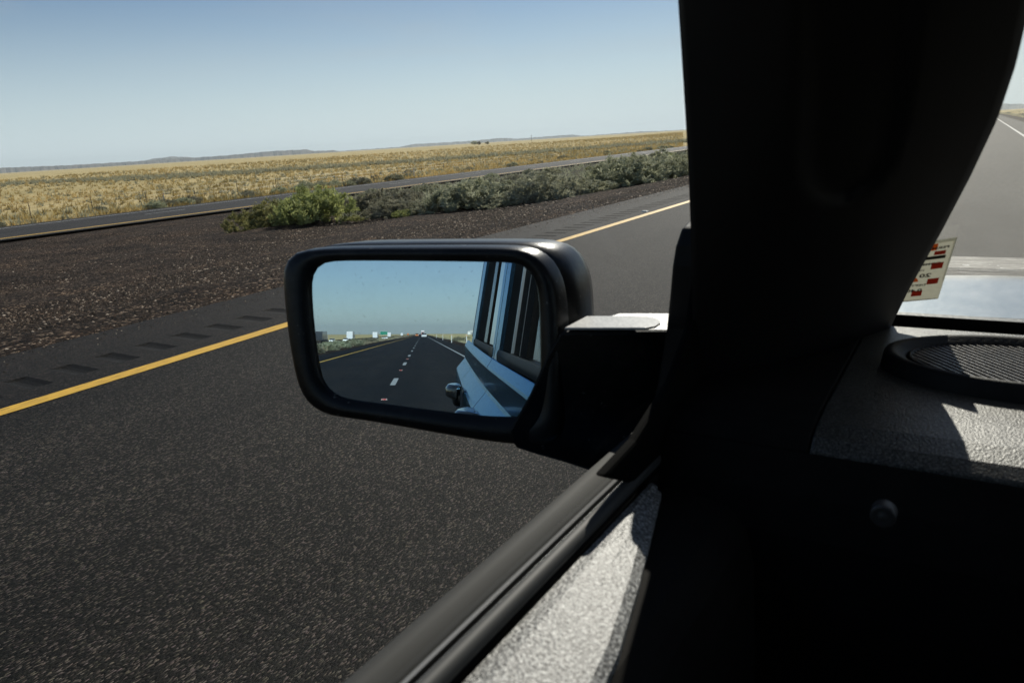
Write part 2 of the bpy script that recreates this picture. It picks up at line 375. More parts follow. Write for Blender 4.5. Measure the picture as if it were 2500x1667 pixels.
def copy_thing(src):
    r = src.copy(); C.objects.link(r)
    for ch in list(src.children):
        c = ch.copy(); C.objects.link(c); c.parent = r
        for g in ch.children:
            d = g.copy(); C.objects.link(d); d.parent = c
    return r
def place_bush(src, x, y, s, label, group, cat='shrub', sz=None, z=None):
    o = src if src.name not in USED else copy_thing(src)
    USED.add(src.name); USED.add(o.name)
    o.location = (x, y, (gz(x, y) if z is None else z)-0.05*s); o.scale = (s*1.15, s*1.15, s*(sz or random.uniform(.84, 1.0))); o.rotation_euler = (0, 0, random.random()*6.28)
    o['label'] = label; o['category'] = cat; o['group'] = group
    return o
GM = 'shrubs in the median ahead of the car'
# the nearest ones, surveyed one by one: (x, y, size, kind, label)
hero = [(-23.6, 19.9, 1.35, 'G', 'dark green leafy shrub at the left tip of the median brush, beside the bare dirt'),
        (-22.0, 20.6, 1.45, 'G', 'bright yellow-green sunlit shrub second from the left tip of the median brush'),
        (-20.3, 21.0, 0.50, 'G', 'small pale bush spreading on the dirt in front of the yellow-green shrub'),
        (-21.6, 24.0, 1.35, 'S', 'grey-green shrub standing behind the yellow-green shrub near the far carriageway'),
        (-19.6, 22.4, 1.15, 'S', 'rounded olive shrub just right of the bright yellow-green shrub'),
        (-18.2, 21.6, 0.55, 'G', 'knee-high yellowish sprig at the foot of the rounded olive shrub'),
        (-17.3, 22.3, 1.2, 'S', 'dark grey shrub at the dirt edge right of the yellowish sprig'),
        (-15.6, 22.4, 1.3, 'S', 'broad sagebrush with a dark front, straight above the left half of the door mirror'),
        (-14.3, 22.6, 1.25, 'S', 'domed sagebrush above the middle of the door mirror'),
        (-13.2, 23.4, 1.3, 'S', 'sagebrush with feathery pale top above the right half of the door mirror'),
        (-12.2, 24.6, 1.2, 'S', 'low sagebrush leaning over the dirt above the mirror corner'),
        (-11.7, 27.0, 1.45, 'S', 'large blackish shrub left of the wide round one near the window pillar'),
        (-10.8, 28.6, 1.35, 'S', 'wide round dark shrub nearest the rumble strip'),
        (-10.0, 30.6, 1.2, 'S', 'pale feathery sagebrush cut off by the window pillar')]
for i, (x, y, s, k, lab) in enumerate(hero):
    src = (protoG if k == 'G' else protos)[i % (2 if k == 'G' else 4)]
    place_bush(src, x, y, s*[1.2, 1.3, 1.0, 1.1, 1.05, 1.0, .95, 1.25, 1.0, 1.2, .95, 1.2, 1.25, 1.15][i], lab, GM, sz=.76*[1.1, 1.25, .7, 1.1, .95, .8, .9, 1.1, .85, 1.1, .8, 1.15, 1.1, 1.15][i])
def front(x): return np.interp(x, [-38, -30, -24, -18, -13, -10], [33, 24, 21, 23.5, 25, 31])
cnt = 0
while cnt < 48:                                                     # the belt behind the front row, ahead
    x = random.uniform(-38, -10.5); y = front(x)+random.random()**1.5*75
    if x/y > -0.30: continue
    s = random.choice([.45, .6, .8, 1.1, 1.3])*np.interp(x, [-38, -28, -12], [.55, .72, .95])
    place_bush(random.choice(protos+protos+protoG), x, y, s, ('large ' if s > .75 else 'small ')+'sagebrush behind the front row of median shrubs, '+('near the window pillar' if x/y > -.5 else 'above the door mirror' if x/y > -.85 else 'near the far road'), 'sagebrush belt in the median ahead')
    cnt += 1
for i in range(62):                                                 # the median behind the car, seen in the mirror
    y = -26-random.random()**1.4*260; o_ = float(closing(y)); x = random.uniform(-38+o_, -9.0) if i > 30 else random.uniform(-13, -8.6); y = y if i > 30 else -42-random.random()*90
    place_bush(random.choice(protos), x, y, random.uniform(0.8, 1.5), ('grey sagebrush beside the yellow line in the mirror picture' if i <= 30 else 'smaller sagebrush deep in the median in the mirror picture'), 'sagebrush in the median behind the car')
for i in range(46):                                                 # along the far side of the far carriageway
    y = [33.5, 35, 36.6, 38, 47, 49.5, 51, 53, 54.5, 56][i] if i < 10 else random.uniform(18, 150)
    x = -52.6-random.random()*3 if i < 10 else -52.5-random.random()**2*14
    place_bush(random.choice(protos), x, y, random.uniform(0.8, 1.25) if i < 10 else random.uniform(.4, 1.0),
               ('low dark sagebrush in the cluster on the far verge' if i < 10 else 'scattered low sagebrush beyond the opposite road, '+('left of' if x/y < -1.3 else 'above')+' the door mirror'), 'sagebrush along the far verge')
for i in range(22):                                                 # right roadside ahead and behind
    y = random.uniform(60, 420) if i < 12 else -random.uniform(60, 300); x = random.uniform(6.5, 16)
    place_bush(random.choice(protos), x, y, random.uniform(0.7, 1.5), ('dark sagebrush on the right roadside ahead, seen through the windscreen' if i < 12 else 'sagebrush on the right roadside behind the car, in the mirror'), 'sagebrush on the right roadside')

# grass, scrub and gravel: masses nobody could count
def tufts(name, pts, sizes, nb, m, lean=0.35, wr=0.1):
    n = len(pts); idx = np.repeat(np.arange(n), nb); k = len(idx)
    s = sizes[idx]; base = pts[idx]+np.c_[rng.normal(size=(k, 2))*0.22*s[:, None], np.zeros(k)]
    d = np.c_[rng.normal(size=(k, 2))*lean, np.ones(k)]; d /= np.linalg.norm(d, axis=1)[:, None]
    t = rng.normal(size=(k, 3)); t[:, 2] = 0; t /= np.linalg.norm(t, axis=1)[:, None]
    Lh = (s*(0.5+0.7*rng.random(k)))[:, None]; W = (s*wr*(0.5+rng.random(k)))[:, None]
    V = np.stack([base-t*W, base+t*W, base+d*Lh], 1).reshape(-1, 3)
    return tag(tri_mesh(name, V, m), kind='stuff')
def field(n, xr, yfun, smin, smax, pw=2.0):
    x = xr[0]-(rng.random(n)**pw)*(xr[0]-xr[1]); y = yfun(x, n)
    z = np.array([gz(a) for a in x])+np.where((x < -56), 0.25*np.sin(x*0.021+y*0.008)+0.2*np.sin(y*0.017+x*0.004), 0)
    return np.c_[x, y, z-0.02], smin+(smax-smin)*rng.random(n)
p, s = field(15000, (-52.3, -330), lambda x, n: -x*(0.30+2.6*rng.random(n)), 0.3, 0.62, 1.7)
s = s*(1+np.minimum(-p[:, 0]-52, 250)/260.); tag(tufts('dry_grass', p, s, 8, M_GRASS, 0.5, 0.10), 'tufts of golden dry grass covering the plain beyond the far road')
p, s = field(2600, (-53, -300), lambda x, n: -x*(0.35+2.5*rng.random(n)), 0.4, 0.8, 1.6)
bx = np.interp(rng.random(2400), [0, .35, .7, 1], [-260, -160, -112, -72]); by = np.interp(bx, [-260, -227, -150, -121, -81, -72], [92, 100, 115, 147, 211, 235])
off = rng.normal(size=2400); by2 = by+off*8; bx2 = bx+rng.normal(size=2400)*5
bz = np.array([gz(a) for a in bx2])+0.25*np.sin(bx2*0.021+by2*0.008)+0.2*np.sin(by2*0.017+bx2*0.004)
p = np.r_[p, np.c_[bx2, by2, bz]]; s = np.r_[s, (0.5+0.7*rng.random(2400))*np.interp(bx, [-260, -72], [.7, 1.3])]
tag(tufts('desert_scrub', p, s, 12, M_SAGE, 0.9, 0.13), 'dark low scrub dotted over the plain with a denser band across it')
# green and straw ground cover between the shrubs of the median, ahead and behind
n = 1800; x = -9.0-rng.random(n)*29.5; y = front(x)-0.5+rng.random(n)**1.6*110
p = np.c_[x, y, np.array([gz(a) for a in x])]; tag(tufts('undergrowth', p, 0.22+0.35*rng.random(n), 12, M_SAGE, 0.7, 0.06), 'green undergrowth between the median shrubs')
n = 8000; y = -25-rng.random(n)**1.6*430; x = -8.3-rng.random(n)*(30-closing(y))
p = np.c_[x, y, np.array([gz(a, b) for a, b in zip(x, y)])]; tag(tufts('median_grass', p, 0.25+0.4*rng.random(n), 10, M_PALE, 0.6, 0.09), 'pale dry grass in the median behind the car')
n = 4200; x = 6.3+rng.random(n)**1.8*60; y = np.where(rng.random(n) < .5, 40+rng.random(n)*500, -30-rng.random(n)*400)
p = np.c_[x, y, np.array([gz(a) for a in x])]; tag(tufts('roadside_grass', p, 0.3+0.45*rng.random(n), 10, M_PALE, 0.5, 0.09), 'pale dry grass on the right-hand roadside')
M_STONE = mat('gravel_stone', rough=0.9, spec=.15)
_g = N(M_STONE, 'NewGeometry'); L(M_STONE, ramp(M_STONE, _g.outputs['Random Per Island'], [(0, (0.006, 0.005, 0.004)), (0.55, (0.032, 0.022, 0.015)), (0.86, (0.085, 0.058, 0.04)), (1, (0.40, 0.33, 0.26))]), P(M_STONE).inputs['Base Color'])
def stones(n):
    x = -6.5-np.abs(rng.normal(size=n))*7.0; x = np.where(rng.random(n) < .02, -6.3-rng.random(n)*.6, x); x = np.maximum(x, -39)
    y = rng.random(n)**1.25*(34+(-x)*0.4)-1; s = 0.004+0.012*rng.random(n)**3+0.0008*np.sqrt(x*x+y*y)*(0.3+rng.random(n)); s = np.where(x > -7.0, s*0.45, s)
    z = np.array([gz(a) if a < -6.9 else 0.0 for a in x])+s*0.25
    c = np.c_[x, y, z]; D = np.array([(1, 0, 0), (0, 1, 0), (-1, 0, 0), (0, -1, 0), (0, 0, .8), (0, 0, -.8)], float)
    V = []; ang = rng.random(n)*6.28
    ca, sa = np.cos(ang), np.sin(ang)
    pts = []
    for d in D:
        k = s*(0.7+0.6*rng.random(n)); dx, dy = d[0], d[1]
        pts.append(c+np.c_[(ca*dx-sa*dy)*k, (sa*dx+ca*dy)*k, d[2]*k])
    for a, b, e in ((0, 1, 4), (1, 2, 4), (2, 3, 4), (3, 0, 4)):
        V.append(np.stack([pts[a], pts[b], pts[e]], 1))
    V = np.stack(V, 1).reshape(-1, 3)              # n stones x 4 faces
    # shared vertices so every stone is one island
    me = bpy.data.meshes.new('gravel'); vv = np.stack(pts[:5], 1).reshape(-1, 3)
    base = (np.arange(n)*5)[:, None, None]+np.array([(0, 1, 4), (1, 2, 4), (2, 3, 4), (3, 0, 4)])[None]
    me.vertices.add(len(vv)); me.vertices.foreach_set('co', vv.astype(np.float32).ravel())
    li = base.reshape(-1).astype(np.int32); me.loops.add(len(li)); me.loops.foreach_set('vertex_index', li)
    me.polygons.add(n*4); me.polygons.foreach_set('loop_start', np.arange(0, n*12, 3, dtype=np.int32)); me.polygons.foreach_set('loop_total', np.full(n*4, 3, dtype=np.int32))
    me.materials.append(M_STONE); me.update(calc_edges=True)
    o = bpy.data.objects.new('gravel', me); C.objects.link(o); return tag(o, 'loose brown gravel on the dirt beside the road', None, None, 'stuff')
stones(60000)

# ------------------------------------------------------------------ small roadside things
M_WPOST = mat('white_post', (0.7, 0.7, 0.68), 0.5); M_REFL = mat('reflector_orange', (0.7, 0.25, 0.03), 0.3); M_GALV = mat('galvanised_steel', (0.4, 0.4, 0.4), 0.5, 0.6)
M_WOOD = mat('weathered_wood', (0.13, 0.10, 0.08), 0.9); M_RUB = mat('black_rubber', (0.012, 0.012, 0.012), 0.55)
def delineator(x, y, label, h=1.15):
    z = gz(x); t = empty('roadside_delineator', (x, y, z)); tag(t, label, 'marker post', 'marker posts along the roads')
    m = MB(); m.box((x-.045, y-.012, z-.2), (x+.045, y+.012, z+h)); m.build('post', M_WPOST, t)
    m = MB(); m.box((x-.035, y-.020, z+h-.18), (x+.035, y+.020, z+h-.05)); m.build('reflector', M_REFL, t)
delineator(-52.6, 64.4, 'thin pale marker post on the far verge above the door mirror')
delineator(-54.0, 35.2, 'thin marker post on the far verge by the dark low bushes, at left')
for i, (x, y) in enumerate(((4.1, -74), (4.1, -112), (4.1, -160), (4.1, -230))):
    delineator(x, y, ['white marker post in the mirror closest to the reflected car body', 'white marker post in the mirror second from the reflected car body', 'white marker post in the mirror third from the reflected car body', 'white marker post in the mirror farthest along the right verge'][i], 1.3)
M_PMW = mat('marker_white', (0.8, 0.78, 0.7), 0.4); M_PMR = mat('marker_red_lens', (0.6, 0.02, 0.01), 0.15, coat=1)
def pavement_marker(y, label):
    t = empty('pavement_marker', (-1.21, y, 0)); tag(t, label, 'reflector', 'raised reflectors between the lane dashes')
    mb = MB(); mb.loft([[(-1.27, y-.055, .001), (-1.15, y-.055, .001), (-1.15, y+.055, .001), (-1.27, y+.055, .001)],
             [(-1.26, y-.028, .02), (-1.16, y-.028, .02), (-1.16, y+.028, .02), (-1.26, y+.028, .02)]]); mb.build('body', M_PMW, t)
    mb = MB(); mb.add([(-1.255, y+.057, .006), (-1.165, y+.057, .006), (-1.165, y+.034, .021), (-1.255, y+.034, .021)], [(0, 1, 2, 3)]); mb.build('red_lens', M_PMR, t)
pavement_marker(-13.7, 'red and white raised reflector between lane dashes, nearest in the mirror')
pavement_marker(-25.6, 'red raised reflector between the first and second lane dash in the mirror')
pavement_marker(-37.8, 'red raised reflector between the second and third lane dash in the mirror')
t = empty('shoulder_reflector', (-5.5, 13.7, 0)); tag(t, 'small white reflector lying beside the yellow line near the window pillar', 'reflector')
mb = MB(); mb.loft([[(-5.56, 13.66, .003), (-5.44, 13.66, .003), (-5.44, 13.76, .003), (-5.56, 13.76, .003)], [(-5.54, 13.68, .022), (-5.46, 13.68, .022), (-5.46, 13.74, .022), (-5.54, 13.74, .022)]]); mb.build('body', M_PMW, t)
# wire fence along the far field
fence = empty('wire_fence', (-62, 40, gz(-62))); tag(fence, 'thin wire fence on dark posts in the golden grass beyond the far road', 'fence')
for i in range(40):
    y = 20+i*5.0; z = gz(-64)
    mb = MB(); mb.tube([(-64, y, z-.2), (-64+random.uniform(-.05, .05), y, z+1.05)], .03, 6); mb.build('post', M_WOOD, fence)
mb = MB()
for hh in (0.4, 0.75, 1.1): mb.tube([(-64, 20, gz(-64)+hh), (-64, 215, gz(-64)+hh)], .004, 4)
mb.build('wire', M_GALV, fence)
# far tree clump and pole on the skyline
def tree(x, y, hgt, wid, label, seed):
    r = np.random.default_rng(seed); z = gz(x); t = empty('tree', (x, y, z)); tag(t, label, 'tree', 'trees on the skyline')
    mb = MB(); mb.tube([(x, y, z-.3), (x+.1, y, z+hgt*.35), (x, y, z+hgt*.7)], [.25, .18, .08], 7); mb.build('trunk', M_WOOD, t)
    n = 1500; d = r.normal(size=(n, 3)); d /= np.linalg.norm(d, axis=1)[:, None]
    c = d*(0.5+.5*r.random(n)[:, None])*np.array([wid, wid, hgt*.38])*(1+.25*np.sin(d[:, :1]*5)); c += np.array([x, y, z+hgt*.62])
    o = tri_mesh('crown', blades(c, d, .5, .22, r)-np.array([x, y, z]), M_SAGE, t)
for i, (a, dist, hh, ww, lab) in enumerate(((34.55, 1000, 5.5, 4.2, 'widest dark tree on the horizon above the mirror'), (34.2, 1010, 4.5, 3, 'small dark tree touching the widest one on the horizon'), (33.55, 1040, 3.6, 2.6, 'lone small tree on the horizon right of the clump'))):
    tree(-math.sin(R(a))*dist, math.cos(R(a))*dist, hh, ww, lab, 40+i)
a = R(30.2); x, y = -math.sin(a)*800, math.cos(a)*800; t = empty('utility_pole', (x, y, gz(x))); tag(t, 'lone utility pole standing on the horizon of the plain', 'pole')
mb = MB(); mb.tube([(x, y, gz(x)-.5), (x, y, gz(x)+7.5)], .16, 7); mb.build('shaft', M_WOOD, t)
mb = MB(); mb.box((x-1.1, y-.08, gz(x)+6.7), (x+1.1, y+.08, gz(x)+6.9)); mb.build('crossarm', M_WOOD, t)

# ------------------------------------------------------------------ vehicles seen in the mirror
def vp(name, c, **k): return mat(name, c, 0.3, coat=0.6, **k)
M_VW = vp('white_vehicle_paint', (0.8, 0.8, 0.8)); M_VD = vp('dark_vehicle_paint', (0.03, 0.035, 0.045)); M_VR = vp('red_vehicle_paint', (0.45, 0.05, 0.03)); M_VO = vp('orange_paint', (0.7, 0.2, 0.03)); M_VS = vp('grey_vehicle_paint', (0.3, 0.31, 0.33))
M_VG = mat('vehicle_glass', (0.02, 0.025, 0.03), 0.05); M_TYRE = mat('tyre', (0.015, 0.015, 0.015), 0.8); M_LAMPW = mat('headlamp', (0.8, 0.8, 0.8), 0.1, coat=1); M_LAMPR = mat('tail_lamp', (0.4, 0.02, 0.02), 0.2)
def wheel(parent, x, y, z, r=0.34, wd=0.22):
    w_ = empty('wheel', (0, 0, 0)); w_.parent = parent; OFF[w_.name] = OFF[parent.name]
    mb = MB(); n = 14
    rg = lambda xx, rr: [(xx, y+rr*math.cos(6.283*k/n), z+rr*math.sin(6.283*k/n)) for k in range(n)]
    mb.loft([rg(x-wd/2, r*.9), rg(x-wd/2, r), rg(x+wd/2, r), rg(x+wd/2, r*.9)]); mb.build('tyre', M_TYRE, w_)
    mb = MB(); mb.loft([rg(x-wd/2-.01, r*.55), rg(x+wd/2+.01, r*.55)]); mb.build('rim', M_GALV, w_)
def vcar(x, y, z, paint_m, label, face, group='vehicles seen in the mirror'):
    """face = +1 front towards us (+y), -1 rear towards us"""
    t = empty('car', (x, y, z)); tag(t, label, 'car', group); w_ = .9
    prof = [(-2.2, .35), (-2.25, .75), (-2.1, .95), (-1.1, 1.02), (1.2, 1.05), (2.1, .95), (2.2, .6), (2.15, .35)]
    mb = MB(); mb.loft([[(x+sx*ww, y+a*face*-1, z+b) for a, b in prof] for sx, ww in ((-1, w_*.96), (-1, w_), (1, w_), (1, w_*.96))]); mb.build('body', paint_m, t, bevel=.04)
    mb = MB(); pr = [(-1.2, 1.0), (-.5, 1.5), (.95, 1.52), (1.6, 1.0)]
    mb.loft([[(x+sx*.82*(0.86 if b > 1.2 else 1), y-a*face, z+b) for a, b in pr] for sx in (-1, 1)]); mb.build('cabin_glass', M_VG, t, bevel=.03)
    mb = MB(); mb.box((x-.62, y-.85*1, z+1.5), (x+.62, y+.55, z+1.56)); mb.build('roof', paint_m, t)
    for sx in (-1, 1):
        mb = MB(); yy = y+2.22*face; mb.box((x+sx*.7-.16, min(yy, yy+.04*face), z+.62), (x+sx*.7+.16, max(yy, yy+.04*face), z+.8)); mb.build('headlight' if face > 0 else 'tail_light', M_LAMPW if face > 0 else M_LAMPR, t)
    for sx in (-1, 1):
        for a in (-1.35, 1.4): wheel(t, x+sx*.8, y+a, z+.34)
def vtruck(x, y, z, box_m, cab_m, label, face, ln=9.0, group='vehicles seen in the mirror'):
    t = empty('truck', (x, y, z)); tag(t, label, 'truck', group)
    mb = MB(); mb.box((x-1.25, y-ln/2, z+1.1), (x+1.25, y+ln/2, z+4.1)); mb.build('cargo_box', box_m, t, bevel=.05)
    yc = y+(ln/2+1.3)*face; mb = MB()
    pr = [(-1.1, .6), (-1.1, 3.0), (.5, 3.0), (1.0, 1.7), (1.2, 1.5), (1.2, .6)]
    mb.loft([[(x+sx*1.15, yc+a*face, z+b) for a, b in pr] for sx in (-1, 1)]); mb.build('cab', cab_m, t, bevel=.05)
    mb = MB(); mb.add([(x-1.0, yc+.56*face, z+2.9), (x+1.0, yc+.56*face, z+2.9), (x+1.0, yc+1.02*face, z+1.8), (x-1.0, yc+1.02*face, z+1.8)], [(0, 1, 2, 3)]); mb.build('windscreen', M_VG, t)
    mb = MB(); mb.box((x-1.1, y-ln/2, z+.75), (x+1.1, y+ln/2, z+1.05)); mb.build('chassis', M_RUB, t)
    for sx in (-1, 1):
        for yy in (y-ln/2*.75*face, y-ln/2*.5*face, yc): wheel(t, x+sx*1.0, yy, z+.5, .5, .3)
ZO = -1.7
def oy(px):                                                           # distance back along the far carriageway, read off the mirror
    return None
def ox(lane, y): return lane+float(closing(y))
vtruck(ox(-47.8, -262), -262, ZO, M_VD, M_VD, 'dark lorry at the far left edge of the mirror picture', -1, 13)
vcar(ox(-44.2, -263), -263, ZO, M_VW, 'white car next to the dark lorry in the mirror', -1)
vcar(ox(-44.2, -290), -290, ZO, M_VW, 'white car halfway between dark lorry and box truck in the mirror', -1)
vtruck(ox(-46.2, -315), -315, ZO, M_VW, M_VS, 'large white box truck on the far carriageway, biggest in the mirror', -1, 10)
vtruck(ox(-45.5, -390), -400, ZO, M_VW, M_VD, 'white truck left of the green sign in the mirror', -1, 9)
vcar(ox(-44.2, -420), -425, ZO, M_VW, 'small pale car just right of the truck under the green sign', -1)
vcar(ox(-44.2, -460), -460, ZO, M_VW, 'small pale car farther along, nearest the green sign', -1)
vtruck(ox(-47.6, -560), -560, ZO, M_VW, M_VD, 'small white truck right of the green sign in the mirror', -1, 9)
vtruck(ox(-47.6, -1000), -900, ZO, M_VW, M_VW, 'tiny white truck on the horizon where the far carriageway vanishes', -1, 9)
vtruck(ox(-47.6, -1300), -1300, ZO, M_VO, M_VO, 'tiny orange truck at the vanishing end of the far carriageway', -1, 9)
vcar(.3, -260, 0, M_VW, 'white car following far behind in our lane, in the mirror', 1, 'vehicles following behind')
vcar(-3.1, -400, 0, M_VO, 'orange car following in the left lane, in the mirror', 1, 'vehicles following behind')
vtruck(.3, -620, 0, M_VW, M_VR, 'red-cabbed truck following at the top of the road in the mirror', 1, 10, 'vehicles following behind')
# green guide sign
M_SIGN = mat('sign_green', (0.01, 0.22, 0.14), 0.4); M_SIGNW = mat('sign_white', (0.8, 0.8, 0.8), 0.4)
x, y, z = -33, -640, -1.9; t = empty('road_sign', (x, y, z)); tag(t, 'green guide sign on two posts above the traffic in the mirror', 'road sign')
mb = MB(); mb.box((x-3.2, y-.05, z+2.6), (x+3.2, y+.05, z+5.6)); mb.build('panel', M_SIGN, t, bevel=.1)
mb = MB()
for a, b, c_, d in ((-3.1, 2.7, 3.1, 2.8), (-3.1, 5.4, 3.1, 5.5), (-3.1, 2.7, -3.0, 5.5), (3.0, 2.7, 3.1, 5.5)): mb.box((x+a, y+.055, z+b), (x+c_, y+.065, z+d))
mb.build('border', M_SIGNW, t)
for sx in (-1.8, 1.8):
    mb = MB(); mb.box((x+sx-.1, y-.2, z-.3), (x+sx+.1, y-.06, z+5.2)); mb.build('post', M_GALV, t)
# white shed behind on the right
M_SHED = mat('white_sheet_metal', (0.75, 0.75, 0.73), 0.5); M_ROOF = mat('pale_roof', (0.5, 0.5, 0.5), 0.5)
x, y, z = 60, -900, gz(60); t = empty('shed', (x, y, z)); tag(t, 'white shed on the horizon right of the road in the mirror', 'building')
mb = MB(); mb.box((x-5, y-6, z-.3), (x+5, y+6, z+3.6)); mb.build('wall', M_SHED, t)
mb = MB(); mb.loft([[(x-5.4, y+a, z+3.62), (x, y+a, z+5.4), (x+5.4, y+a, z+3.62)] for a in (-6.3, 6.3)]); mb.build('roof', M_ROOF, t)
mb = MB(); mb.box((x-1.5, y+6.0, z), (x+1.5, y+6.05, z+2.9)); mb.build('door', M_GALV, t)

# ================================================================== THE CAR
car = empty('car', (0.55, -0.3, 0)); tag(car, 'dark glossy off-road car we sit in, with its black door mirror and sunlit dashboard', 'car')
def paintmat():
    m = mat('dark_metallic_paint', (0.055, 0.12, 0.19), 0.2, metal=1.0, spec=0.5, coat=0.15, coat_r=0.02)
    P(m).inputs['Specular Tint'].default_value = (.46, .71, .94, 1)
    n = noise(m, coords(m), 2.2, 3); b = N(m, 'Bump'); b.inputs['Strength'].default_value = 0.012; b.inputs['Distance'].default_value = 0.02
    L(m, n, b.inputs['Height']); L(m, b.outputs[0], P(m).inputs['Coat Normal'])
    d = noise(m, coords(m), 60, 5, .7); L(m, ramp(m, d, [(0.45, (0.20, 0.20, 0.20)), (0.8, (0.24, 0.24, 0.24))]), P(m).inputs['Roughness'])
    return m
M_PAINT = paintmat()
def plastic(name, col, rough=0.55, scale=500, st=0.25, dist=0.0006):
    m = mat(name, col, rough); n = N(m, 'TexVoronoi'); n.inputs['Scale'].default_value = scale; L(m, coords(m), n.inputs['Vector'])
    bump(m, n.outputs['Distance'], st, dist)
    d = noise(m, coords(m), 18, 5, .7)
    L(m, mix(m, 0.5, col, ramp(m, d, [(0.35, tuple(c*.6 for c in col)), (0.75, tuple(min(1, c*1.9+.004) for c in col))])), P(m).inputs['Base Color'])
    return m
M_BLK = plastic('black_plastic', (0.008, 0.008, 0.008), 0.6); M_BLK.node_tree.nodes['Principled BSDF'].inputs['Specular IOR Level'].default_value = .22
M_CHAN = mat('window_channel_rubber', (0.004, 0.004, 0.0038), .9, spec=.05)
M_MIRBLK = plastic('satin_mirror_plastic', (0.006, 0.0065, 0.0065), 0.30, 900, 0.2)
M_TRIM = plastic('dark_cabin_trim', (0.006, 0.0052, 0.0042), 0.8, 900, 0.2)
def dust(m, amount, col=(.30, .28, .24)):
    p = P(m); src = p.inputs['Base Color'].links[0].from_socket; n = noise(m, coords(m), 24, 6, .75); n2 = noise(m, coords(m), 150, 2, .5)
    k = ramp(m, n, [(.50, (0, 0, 0)), (.78, (amount,)*3)]); k2 = ramp(m, n2, [(.70, (0, 0, 0)), (.76, (amount*2.5,)*3)])
    L(m, mix(m, k2, mix(m, k, src, col), (.5, .48, .44)), p.inputs['Base Color'])
dust(M_MIRBLK, .10)
P(M_TRIM).inputs['Specular IOR Level'].default_value = .12; P(M_MIRBLK).inputs['Specular IOR Level'].default_value = .32
M_SEAL = mat('window_seal', (0.035, 0.036, 0.037), 0.38)
M_SEALG = mat('outer_weatherstrip', (0.028, 0.028, 0.026), 0.72, spec=.35)
M_CHROME = mat('bright_trim', (0.55, 0.56, 0.57), 0.3, metal=1.0)
M_GAP = mat('shut_gap', (0.004, 0.004, 0.004), 0.9)
def leather(name, col, rough=.42, scale=260, st=0.9, bd=.0004):
    m = mat(name, col, rough, spec=0.5); v = coords(m)
    a = N(m, 'TexVoronoi'); a.inputs['Scale'].default_value = scale; L(m, v, a.inputs['Vector'])
    n = noise(m, v, scale*1.2, 6, .75)
    h = math_(m, 'ADD', a.outputs['Distance'], math_(m, 'MULTIPLY', n, 0.8)); bump(m, h, st, bd)
    L(m, mix(m, .9, col, ramp(m, n, [(0.38, tuple(c*.1 for c in col)), (0.5, tuple(c*.8 for c in col)), (0.60, tuple(min(1, c*3.6) for c in col))])), P(m).inputs['Base Color'])
    return m
M_DASH = leather('grained_dash', (0.042, 0.040, 0.034), .38, 560, .75)
M_DOORLIT = leather('grained_sunlit_door', (0.15, 0.15, 0.145), .42, 400, .85)  # pale door trim for the sunlit part only
def glassmat(name, tint, refl, dusty=0):
    m = bpy.data.materials.new(name); m.use_nodes = True; nt = m.node_tree; nt.nodes.remove(nt.nodes['Principled BSDF'])
    tr = N(m, 'BsdfTransparent'); tr.inputs[0].default_value = (*tint, 1); gl = N(m, 'BsdfGlossy'); gl.inputs['Roughness'].default_value = 0.0
    fr = N(m, 'Fresnel'); g_ = N(m, 'NewGeometry'); L(m, math_(m, 'SUBTRACT', 1.5, math_(m, 'MULTIPLY', g_.outputs['Backfacing'], 1.5-1/1.5)), fr.inputs['IOR']); k = math_(m, 'MULTIPLY', fr.outputs[0], math_(m, 'SUBTRACT', refl*1.2, math_(m, 'MULTIPLY', g_.outputs['Backfacing'], refl*.95)))
    ms = N(m, 'MixShader'); L(m, k, ms.inputs[0]); L(m, tr.outputs[0], ms.inputs[1]); L(m, gl.outputs[0], ms.inputs[2]); L(m, ms.outputs[0], nt.nodes['Material Output'].inputs[0])
    if dusty:
        d = N(m, 'BsdfTranslucent'); d.inputs[0].default_value = (.8, .78, .72, 1); d2 = N(m, 'MixShader'); n = noise(m, coords(m), 5, 6, .7)
        L(m, math_(m, 'MULTIPLY', ramp(m, n, [(.3, (.45, .45, .45)), (.75, (1, 1, 1))]), dusty), d2.inputs[0])
        L(m, ms.outputs[0], d2.inputs[1]); L(m, d.outputs[0], d2.inputs[2]); L(m, d2.outputs[0], nt.nodes['Material Output'].inputs[0])
    return m
M_GLASS = glassmat('window_glass', (0.93, 0.95, 0.95), .8)
M_TINT = glassmat('privacy_glass', (0.12, 0.13, 0.14), 1.3)

# ---- left side of the body: a section swept along y. (x, z) at y = 0, z relative to the lens
GZ = -0.236; LEAN = 0.15
def bow(y): return 0.040*max(0.0, (-y-.8)/1.9)**1.4
def sx(z, base=-0.228): return base+LEAN*(z-GZ)                       # side plane above the belt
def zb(z, y): return z-0.019*y
def section(pts, y, slope=-0.019): return [(x, y, z+slope*y) for x, z in pts]
def sweep(name, pts, y0, y1, m, parent, slope=-0.019, n=6, closed=True, bevel=0, smooth=False, taper=None):
    mb = CB(); mb.loft([section(pts, y, slope) for y in np.linspace(y0, y1, n)], cap=closed, closed=closed)
    return mb.build(name, m, parent, bevel=bevel, smooth=smooth)
BODY = [(-.237, -.2705), (-.2415, -.2715), (-.2555, -.2935), (-.2575, -.300), (-.2580, -.362), (-.262, -.371), (-.296, -.412), (-.303, -.422),
        (-.306, -.438), (-.306, -.62), (-.300, -.85), (-.300, -.88), (-.290, -1.02), (-.275, -1.05), (-.20, -1.05), (-.20, -.30)]
def panel(name, y0, y1):
    mb = CB(); mb.loft([[(x+bow(y), yy, z) for x, yy, z in section(BODY, y, -.022)] for y in np.linspace(y0, y1, 10)])
    return mb.build(name, M_PAINT, car, bevel=.003, smooth=False)
